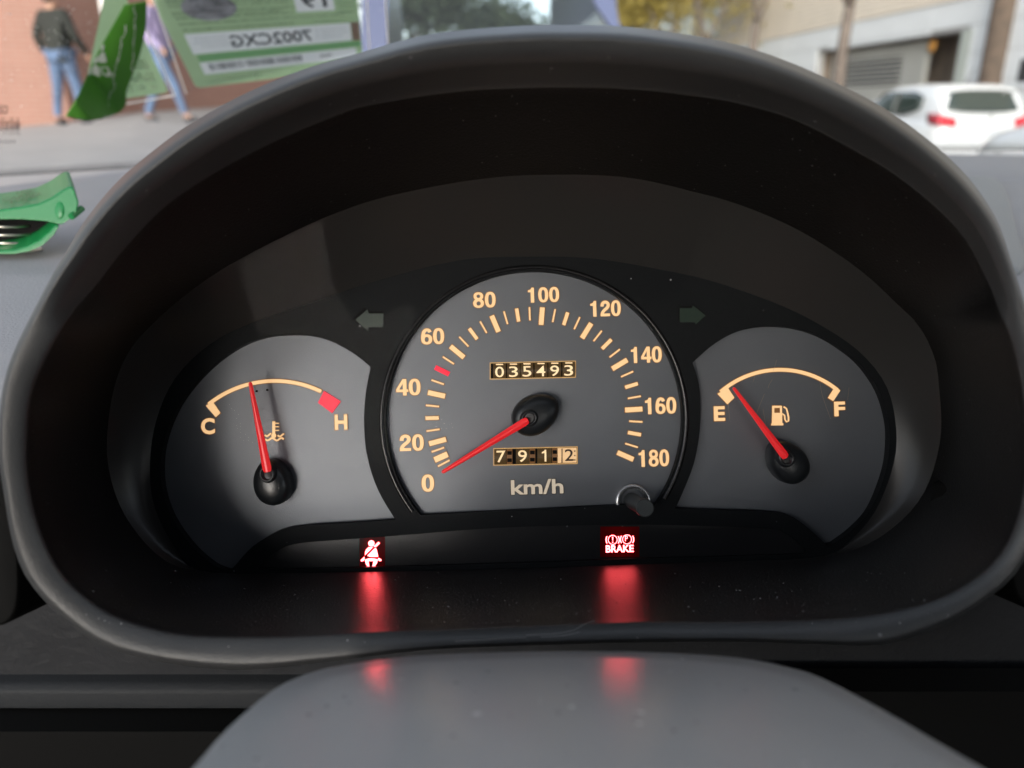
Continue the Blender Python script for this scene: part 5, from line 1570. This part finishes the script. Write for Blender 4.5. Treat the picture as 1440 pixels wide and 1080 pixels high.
# van ahead, seen through its rear window
M_van = mat('blue grey van paint', (0.10, 0.12, 0.22), 0.3, coat=0.5)
VG = glassy('van window', (0.72, 0.80, 0.88), 1.6, 0.0)
VN = empty('parked_van', None, 'blue grey van parked ahead, trees showing through its rear window', 'van')
dv = 5.2
def vw(px, py, back=0): return wpt(px, py, dv) + SD * back
win = spline([(548, -150), (700, -190), (780, -170), (815, -80), (835, 0), (860, 40), (872, 90), (860, 118), (700, 122), (560, 122), (546, 90), (545, 0)], 72)
body = spline([(505, -260), (700, -300), (860, -270), (868, -80), (866, 0), (876, 60), (900, 200), (880, 330), (700, 340), (520, 330), (500, 200), (508, 0)], 72)
wc, bc = (700, 0), (700, 0)
wr = polar([tuple(p) for p in win], wc, 80); brr = polar([tuple(p) for p in body], bc, 80)
m = MB()
m.loft([[vw(*p, 0.08) for p in wr], [vw(*p) for p in wr], [vw(*p) for p in brr], [vw(*p, 0.08) for p in brr], [vw(*p, 4.2) for p in brr]])
m.build('body', M_van, VN, smooth=False, fix=True)
m = MB(); m.add([vw(*p, 0.03) for p in wr], [tuple(range(len(wr)))[::-1]])
m.build('rear_window', VG, VN)

# tail lamps, bumper, plate and wheels of the van
vb = lambda px, py, b=-0.03: vw(px, py, b)
for x0, x1, nm in ((508, 540, 'a'), (868, 898, 'b')):
    m = MB(); q = [vb(x0, 130), vb(x1, 130), vb(x1, 215), vb(x0, 215)]
    m.loft([[p + SD * 0.08 for p in q], q, [sum(q, Vector()) / 4 + (p - sum(q, Vector()) / 4) * 0.6 - SD * 0.02 for p in q]], True, 0, False, True)
    m.build('tail_lamp', M_tail, VN, fix=True)
m = MB(); q = [vb(505, 268), vb(895, 268), vb(895, 330), vb(505, 330)]
m.loft([[p + SD * 0.15 for p in q], q, [p - SD * 0.10 for p in q]], True, 0, False, True)
m.build('bumper', M_vent, VN, fix=True)
m = MB(); q = [vb(640, 205), vb(765, 205), vb(765, 232), vb(640, 232)]
m.loft([[p + SD * 0.05 for p in q], q], True, 0, False, True); m.build('number_plate', M_plate_w, VN, fix=True)
zg = -0.12
for px in (535, 870):
    c_ = vw(px, 330, 0.7); c_ = Vector((c_.x, c_.y, zg + 0.33))
    m = MB(); m.tube([c_ - SN * 0.1, c_ + SN * 0.1], 0.33, 24); m.build('wheel', M_tyre, VN, fix=True)

# dust flecks lying on the shelf and on the column cover
rd = random.Random(11)
M_lint = mat('grey dust fleck', (0.22, 0.22, 0.215), 0.9)
cbv = BVHTree.FromPolygons([v.co.copy() for v in bpy.data.objects['steering_column_cover'].data.vertices], [tuple(p.vertices) for p in bpy.data.objects['steering_column_cover'].data.polygons])
def flecks(bv, n, box, parent, r0, r1):
    m = MB()
    for k in range(n):
        px, py = rd.uniform(box[0], box[2]), rd.uniform(box[1], box[3])
        o_ = Vector((0, 0, D)); d_ = (loc(px, py, 0) - o_).normalized()
        h_, nn, _, dist = bv.ray_cast(o_, d_)
        if h_ is None: continue
        if nn.dot(d_) > 0: nn = -nn
        r_ = r0 * (r1 / r0) ** (rd.random() ** 2.2) * dist
        t_ = nn.orthogonal().normalized(); b_ = nn.cross(t_); w0 = rd.uniform(0, 6.3); el = rd.uniform(0.6, 2.2) if rd.random() < 0.25 else 1
        ring = [h_ + nn * 0.00002 + (t_ * math.cos(w0 + a) * el + b_ * math.sin(w0 + a)) * r_ for a in (0, 1.05, 2.1, 3.14, 4.2, 5.2)]
        m.add(ring + [h_ + nn * (0.00002 + r_ * 0.6)], [(i, (i + 1) % 6, 6) for i in range(6)])
    o = m.build('dust_fleck', M_lint, parent); o['kind'] = 'stuff'
    return o
flecks(hbv, 420, (120, 800, 1340, 878), hood, 0.00035, 0.0015)
flecks(hbv, 120, (60, 560, 1430, 930), hood, 0.0003, 0.0011)
flecks(cbv, 130, (280, 915, 1380, 1080), bpy.data.objects['steering_column_cover'], 0.0005, 0.0035)
